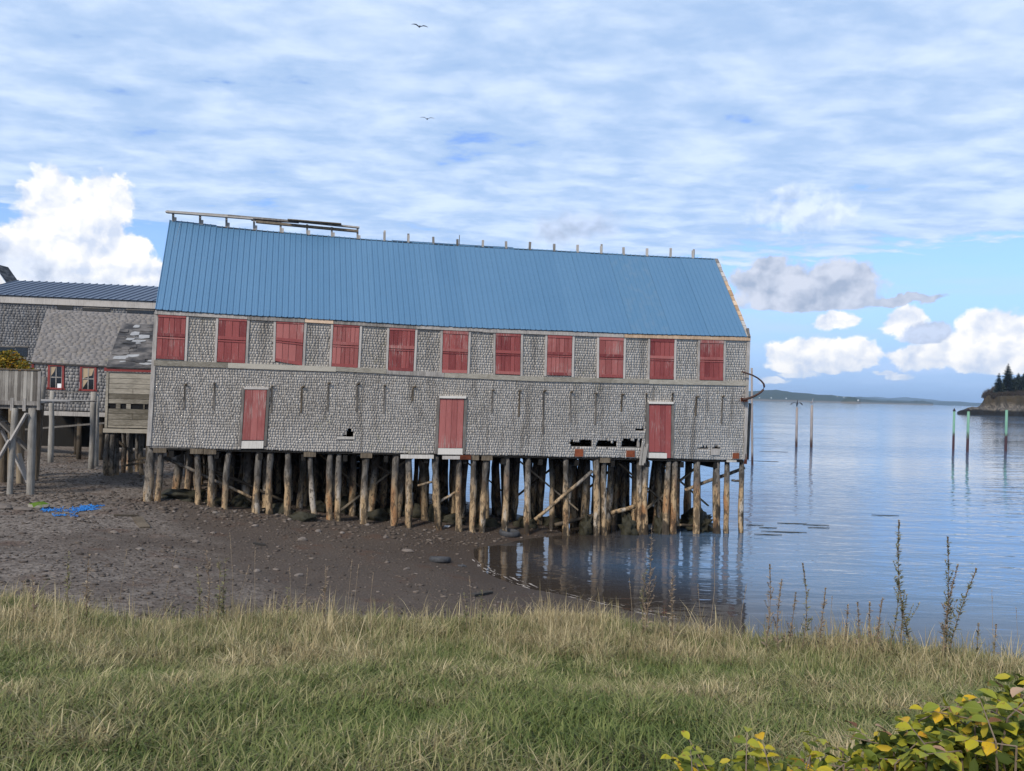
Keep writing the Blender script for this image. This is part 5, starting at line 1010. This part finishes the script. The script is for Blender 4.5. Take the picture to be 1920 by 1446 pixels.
def shrub(px, topy, d, wpx, seed, label, m='bare_shrub', group='bare shrubs on the rocky point'):
    x = hl(px, d); base = hz(x, d); rg = random.Random(seed); H = max(at_y(px, topy, d).z - base, 2.0); r_ = wpx / 2 * d / FPX; R = empty('bare_shrub', (x, d, base), label, 'shrub', group)
    mb = MB()
    for k in range(34):
        a = rg.uniform(0, 6.3); q = Vector((x, d, base - .3)); v = Vector((math.cos(a) * r_ * rg.uniform(.2, 1.1), math.sin(a) * r_ * rg.uniform(.2, 1.1), H * rg.uniform(.7, 1.05))); m1 = q + v * .5 + Vector((0, 0, .1 * H)); mb.tube([q, m1, q + v], [.07, .045, .015], 4, r=rg.random())
        for j in range(5): b = q + v * rg.uniform(.4, .95); mb.tube([b, b + Vector((rg.uniform(-1, 1), rg.uniform(-1, 1), rg.uniform(.3, 1.2))) * .2 * H], [.03, .008], 3, r=rg.random())
    mb.build('stem', m, R)
    leaf_cloud('crown', [((x, d, base + H * .55), max(r_, H * .4) * .8), ((x - r_ * .6, d, base + H * .4), r_ * .6), ((x + r_ * .5, d, base + H * .8), r_ * .5)], 800, .22, 'hedge', R, seed=seed)
for i, (x, y, dd, w_) in enumerate([(1846, 735, -6, 10), (1851, 730, -4, 14), (1858, 727, -4, 15), (1865, 722, -2, 15), (1872, 724, -8, 14), (1880, 730, -9, 16), (1890, 732, -10, 16), (1899, 733, -11, 16), (1908, 734, -11, 16), (1917, 733, -12, 16), (1928, 730, -12, 18), (1866, 735, -8, 14), (1884, 726, -2, 14), (1902, 726, -4, 16), (1856, 737, -14, 13), (1866, 737, -17, 14), (1876, 738, -18, 14), (1886, 738, -18, 15), (1896, 738, -19, 15), (1906, 738, -19, 15), (1916, 737, -20, 15), (1926, 736, -20, 16)]):
    shrub(x, y, HD + dd + 2, w_, 60 + i, 'leafless brown shrub on top of the rocky point')
# haze: even air from the near ground to the far hills
hz_ = MB(); hz_.box((-9500, -700, -4), (9500, 15500, 175)); hzo = hz_.build('haze', None, kind='stuff')
m = bpy.data.materials.new('haze_air'); m.use_nodes = True; gg = G(m.node_tree)
gg.n('ShaderNodeOutputMaterial', {'Volume': gg.n('ShaderNodeVolumePrincipled', {'Color': (.55, .75, 1.0, 1), 'Density': .00008, 'Anisotropy': .2}).outputs[0]})
hzo.data.materials.append(m); tag(hzo, 'thin bluish air over the bay', 'haze')

# ------------------------------------------------------------------ grass bank
def grass(n, seed, hmin, hmax, dryb, name, label, ymin=1.0, wid=(.0018, .0036), lean=.85, edge_only=False):
    rg = np.random.default_rng(seed); m = n * 4
    y = ymin + (13.0 - ymin) * rg.random(m) ** .62; x = rg.uniform(-1, 1, m) * (y * .80 + 1.2)
    e = edge_y(x); keep = y < e + 1.6 - 1.2 * rg.random(m)
    if edge_only: keep &= y > e - 2.6
    x, y = x[keep][:n], y[keep][:n]; n = len(x); z = height(x, y); e = edge_y(x)
    cl = np.array([fnoise(a, b, .75, 3) for a, b in zip(x, y)]); cl2 = np.array([fnoise(a, b, 2.6, 7, 2) for a, b in zip(x, y)])
    dry = np.clip(dryb + .85 * cl + .40 * cl2 + .30 * smst(y, e - 6.5, e) + rg.normal(0, .26, n), 0, 1)
    h = rg.uniform(hmin, hmax, n) * (1 + .5 * cl2 + .25 * cl) * (.8 + .4 * smst(y, e - 4, e - .5)); wdt = rg.uniform(*wid, n) * (1 + y * .09)
    a = rg.uniform(0, 6.28, n) + cl * 2; L = h * np.clip(np.abs(rg.normal(lean, .35, n)), .05, 1.6); dx, dy = np.cos(a), np.sin(a); px_, py_ = -dy, dx
    t = np.array([0, .38, .74, 1.0]); P = []
    for k, tk in enumerate(t):
        off = L * tk ** 1.8; zz_ = z + h * (tk - .28 * (L / h) * tk ** 2.4); cx, cy = x + dx * off, y + dy * off; w_ = wdt * (1, .9, .6, 0)[k]
        if k < 3: P += [np.stack([cx - px_ * w_, cy - py_ * w_, zz_], 1), np.stack([cx + px_ * w_, cy + py_ * w_, zz_], 1)]
        else: P.append(np.stack([cx, cy, zz_], 1))
    V = np.stack(P, 1).reshape(-1, 3); b = 7 * np.arange(n)[:, None]
    F4 = np.concatenate([b + np.array([0, 1, 3, 2]), b + np.array([2, 3, 5, 4])]); F3 = b + np.array([4, 5, 6])
    r = np.clip(.5 + .3 * cl2 + rg.normal(0, .25, n), 0, 1)
    o = link(name, npmesh(name, V, [F4, F3], {'prnd': np.repeat(r, 7), 'dry': np.repeat(dry, 7)}), 'grass'); return tag(o, label, 'grass', kind='stuff')
grass(285000, 1, .06, .19, .15, 'grass', 'green and straw coloured grass covering the bank in the foreground')
grass(13000, 2, .16, .38, .5, 'dry_grass', 'tall dry straw stalks along the brow of the bank', 3.0, (.0012, .0026), .35, True)

grass(32000, 3, .05, .11, .75, 'thatch', 'flattened dead straw lying between the green grass', 1.0, (.002, .004), 1.7)

# ------------------------------------------------------------------ weeds on the brow of the bank
def weed(xt, yt, xb, d, seed, dry, label, group=None, leafy=1.0, seedhead=True, name='tall_weed'):
    rg = random.Random(seed); t = at_y(xt, yt, d); xbw = at_y(xb, 1180, d).x; b = Vector((xbw, d, float(height(xbw, d)) - .04)); H = (t - b).length
    R = empty(name, b, label, 'weed', group); mb = MB(); n_ = 10; pts = []
    bx, by = rg.uniform(-.05, .05) * H, rg.uniform(-.05, .05) * H
    for i in range(n_): f = i / (n_ - 1); k = math.sin(math.pi * f); pts.append(b.lerp(t, f) + Vector((bx * k, by * k, 0)))
    mb.tube(pts, [.006 * (1 - .7 * i / n_) for i in range(n_)], 5, r=.3); mb.build('stem', 'weed_dry', R)
    lf_ = MB()
    for i in range(int(H * 60 * leafy)):
        f = rg.uniform(.08, .97); k = min(int(f * (n_ - 1)), n_ - 2); p = pts[k].lerp(pts[k + 1], f * (n_ - 1) - k); a = rg.uniform(0, 6.3); L = rg.uniform(.035, .10) * (1.15 - f * .6); v = Vector((math.cos(a), math.sin(a), rg.uniform(.2, 1.0))).normalized() * L; s_ = v.cross(Vector((0, 0, 1))).normalized() * L * .2
        lf_.add([p, p + v * .5 + s_, p + v + Vector((0, 0, -.15 * L)), p + v * .5 - s_], [(0, 1, 2, 3)], min(1, rg.random() * .75 + (.25 if dry else 0)))
    if seedhead:
        for i in range(int(90 * H)):
            f = 1 - rg.random() ** 1.5 * .26; k = min(int(f * (n_ - 1)), n_ - 2); p = pts[k].lerp(pts[k + 1], f * (n_ - 1) - k); a = rg.uniform(0, 6.3); v = Vector((math.cos(a), math.sin(a), 1.2)).normalized() * rg.uniform(.012, .028); s_ = Vector((-math.sin(a), math.cos(a), 0)) * .006
            lf_.add([p, p + v * .5 + s_, p + v, p + v * .5 - s_], [(0, 1, 2, 3)], .85 + .15 * rg.random())
    for bnum in range(int(3 + 5 * leafy * min(H, 1.3))):
        f = rg.uniform(.25, .85); k = min(int(f * (n_ - 1)), n_ - 2); p = pts[k].lerp(pts[k + 1], f * (n_ - 1) - k); a = rg.uniform(0, 6.3); bl = H * rg.uniform(.08, .2) * (1.2 - f); q = p + Vector((math.cos(a) * .5, math.sin(a) * .5, 1)).normalized() * bl; lf_.tube([p, q], [.0025, .0012], 4, r=.6)
        for i in range(int(bl * 130)):
            c0 = p.lerp(q, rg.uniform(.15, 1)); a2 = rg.uniform(0, 6.3); v = Vector((math.cos(a2), math.sin(a2), .9)).normalized() * rg.uniform(.014, .035); s_ = Vector((-math.sin(a2), math.cos(a2), 0)) * .006; lf_.add([c0, c0 + v * .5 + s_, c0 + v, c0 + v * .5 - s_], [(0, 1, 2, 3)], rg.random())
    lf_.build('leaves', 'weed_dry' if dry else 'weed', R); return R
weed(1686, 977, 1722, 8.4, 1, False, 'tallest green weed with narrow leaves rising over the water', leafy=2.2)
weed(1777, 1008, 1770, 8.3, 2, False, 'tall weed with dense brown seed spike beside the tallest weed', leafy=1.8)
weed(1831, 1068, 1772, 8.3, 3, False, 'slanting weed with a short brown spike leaning right', leafy=1.6)
weed(1796, 1060, 1768, 8.3, 13, True, 'thin side branch weed growing between the spike and slanting weeds', leafy=1.2)
for i, (xt, yt, xb, dry) in enumerate([(1443, 1060, 1432, True), (1466, 1088, 1463, True), (1505, 1058, 1500, False), (1492, 1112, 1470, True), (1548, 1104, 1532, True), (1655, 1122, 1648, True), (1686, 1094, 1662, False), (1693, 1135, 1688, True), (1630, 1130, 1640, True), (1608, 1130, 1612, True), (1590, 1135, 1580, True), (1835, 1170, 1836, False), (1868, 1172, 1868, True)]):
    weed(xt, yt, xb, 8.8, 20 + i, dry, 'thin brown flowering weed on the brow of the bank against the water', 'thin weeds against the water', leafy=1.0)
for i, (xt, yt, xb, dry) in enumerate([(128, 1030, 130, False), (168, 1033, 165, True), (60, 1075, 62, True), (370, 1060, 372, False), (410, 1040, 405, False), (425, 1045, 420, False), (385, 1025, 384, True), (615, 1062, 612, True), (1222, 985, 1208, True), (1212, 1060, 1210, False), (1262, 1065, 1265, True), (905, 1105, 900, False), (870, 1110, 872, False), (540, 1100, 541, False)]):
    weed(xt, yt, xb, 9.4, 50 + i, dry, 'small yellowing weed standing above the grass against the mud', 'small weeds against the mud', leafy=1.1, seedhead=False)
def stalk(xt, yt, xb, d, seed):
    t = at_y(xt, yt, d); x = at_y(xb, 1150, d).x; b = Vector((x, d, float(height(x, d)))); mb = MB(); m1 = b.lerp(t, .55) + Vector((random.uniform(-.04, .04), 0, .02)); mb.tube([b, m1, t], [.003, .0024, .0012], 4, r=.8)
    for k in range(14): f = 1 - .18 * random.random(); p = m1.lerp(t, (f - .55) / .45); a = random.uniform(0, 6.3); v = Vector((math.cos(a) * .5, math.sin(a) * .5, 1)) * .018; mb.add([p, p + v * .5 + Vector((.003, 0, 0)), p + v, p + v * .5 - Vector((.003, 0, 0))], [(0, 1, 2, 3)], .7)
    tag(mb.build('grass_stalk', 'weed_dry'), 'single thin straw stalk with seed head rising above the grass', 'grass stalk', 'straw stalks on the bank')
for i, (xt, yt, xb) in enumerate([(431, 1000, 436), (478, 1030, 470), (330, 1033, 303), (237, 1035, 218), (468, 1060, 440), (543, 1062, 552), (577, 1067, 560), (610, 1060, 615), (1340, 1010, 1328), (1308, 1095, 1310), (660, 1050, 650), (672, 1060, 664), (700, 1075, 697), (1690, 1130, 1700), (1860, 1108, 1866), (1905, 1140, 1925), (1440, 1115, 1436), (1560, 1120, 1556), (1400, 1095, 1390), (1180, 1085, 1184), (880, 1080, 879), (45, 1090, 50), (250, 1080, 255)]): stalk(xt, yt, xb, 9.0, i)

# ------------------------------------------------------------------ rose bush in the near right corner
RB = empty('rose_bush', (1.15, 1.95, float(height(1.15, 1.95))), 'low wild rose bush with green and yellow autumn leaves in the corner', 'bush')
def leaflet_mesh():
    vs = [(0, 0, 0)]; prof = [(.18, .55), (.42, .98), (.66, .88), (.86, .5)]
    for f, w_ in prof: vs += [(f, -.36 * w_, .16 * w_ - .16 * f * f), (f, 0, -.16 * f * f), (f, .36 * w_, .12 * w_ - .16 * f * f)]
    vs.append((1, 0, -.22)); fs = [(0, 1, 2), (0, 2, 3)]
    for i in range(3): a = 1 + 3 * i; fs += [(a, a + 3, a + 4, a + 1), (a + 1, a + 4, a + 5, a + 2)]
    fs += [(10, 13, 11), (11, 13, 12)]
    res = []
    for m_ in ('rose_green', 'rose_yellow', 'rose_dry'):
        me = bpy.data.meshes.new('leaflet'); me.from_pydata(vs, [], fs); me.polygons.foreach_set('use_smooth', [True] * len(fs)); me.materials.append(MATS[m_]); me.update(); res.append(me)
    return res
LM = leaflet_mesh(); rg = random.Random(11)
top_prof = [(1282, 1418), (1340, 1392), (1420, 1392), (1500, 1385), (1600, 1380), (1660, 1372), (1690, 1345), (1730, 1318), (1790, 1322), (1820, 1300), (1860, 1275), (1890, 1262), (1960, 1262), (2060, 1250)]
def tp_y(x): return float(np.interp(x, [p[0] for p in top_prof], [p[1] for p in top_prof]))
sprays = []
tries = 0
while len(sprays) < 64:
    x = rg.uniform(1285, 2010); ty = tp_y(x); y = ty + 14 + abs(rg.gauss(0, 1)) * 75
    if y > 1500: continue
    d = 2.25 - (y - ty) * .0035 + rg.uniform(-.12, .12) - max(0, (x - 1700)) * .0004; sprays.append(at_y(x, y, max(d, 1.45)))
nleaf = 0; stems = MB(); fill_c = []
for p in sprays:
    a = rg.uniform(0, 6.3); el_ = rg.uniform(-.15, .6); D = Vector((math.cos(a) * math.cos(el_), math.sin(a) * math.cos(el_), math.sin(el_))); L = rg.uniform(.07, .11); side = D.cross(Vector((0, 0, 1))).normalized(); upv = side.cross(D)
    yel = rg.random(); pts = [p - D * L * .3, p + D * L * .3, p + D * L]; stems.tube(pts, [.0018, .0016, .001], 5, r=.4)
    root = Vector((p.x + rg.uniform(-.12, .12), p.y + rg.uniform(-.05, .2), float(height(p.x, p.y)) - .03)); stems.tube([root, root.lerp(p, .6) + Vector((rg.uniform(-.05, .05), rg.uniform(-.05, .05), 0)), p - D * L * .3], [.005, .004, .002], 5, r=rg.random() * .5)
    fill_c.append((p - Vector((0, -.05, .09)), .09)); fill_c.append((p - Vector((0, -.10, .26)), .15))
    for i in range(5):
        if nleaf >= 300: break
        if i == 4: base, dr = p + D * L, D
        else: base = p + D * L * (.25 + .38 * (i // 2)); dr = (D * .45 + side * (1 if i % 2 else -1)).normalized()
        dr = (dr + Vector((rg.uniform(-.2, .2), rg.uniform(-.2, .2), rg.uniform(-.3, .15)))).normalized(); ln = rg.uniform(.030, .048); nrm = (upv + Vector((rg.uniform(-.5, .5), rg.uniform(-.5, .5), .3))).normalized(); yv = nrm.cross(dr).normalized(); zv = dr.cross(yv)
        k = rg.random(); me = LM[2] if k < .07 else (LM[1] if (yel < .36 and k < .85) or k > .93 else LM[0])
        o = bpy.data.objects.new('leaflet', me); col.objects.link(o); o.parent = RB; o.matrix_parent_inverse = RB.matrix_basis.inverted()
        o.matrix_basis = Matrix.Translation(base) @ Matrix((dr, yv, zv)).transposed().to_4x4() @ Matrix.Diagonal((ln, ln, ln, 1)); nleaf += 1
stems.build('stem', 'weed_dry', RB)
o = leaf_cloud('inner_leaves', fill_c, 9000, .022, 'rose_fill', RB, flat=.6, seed=8); o['kind'] = 'stuff'
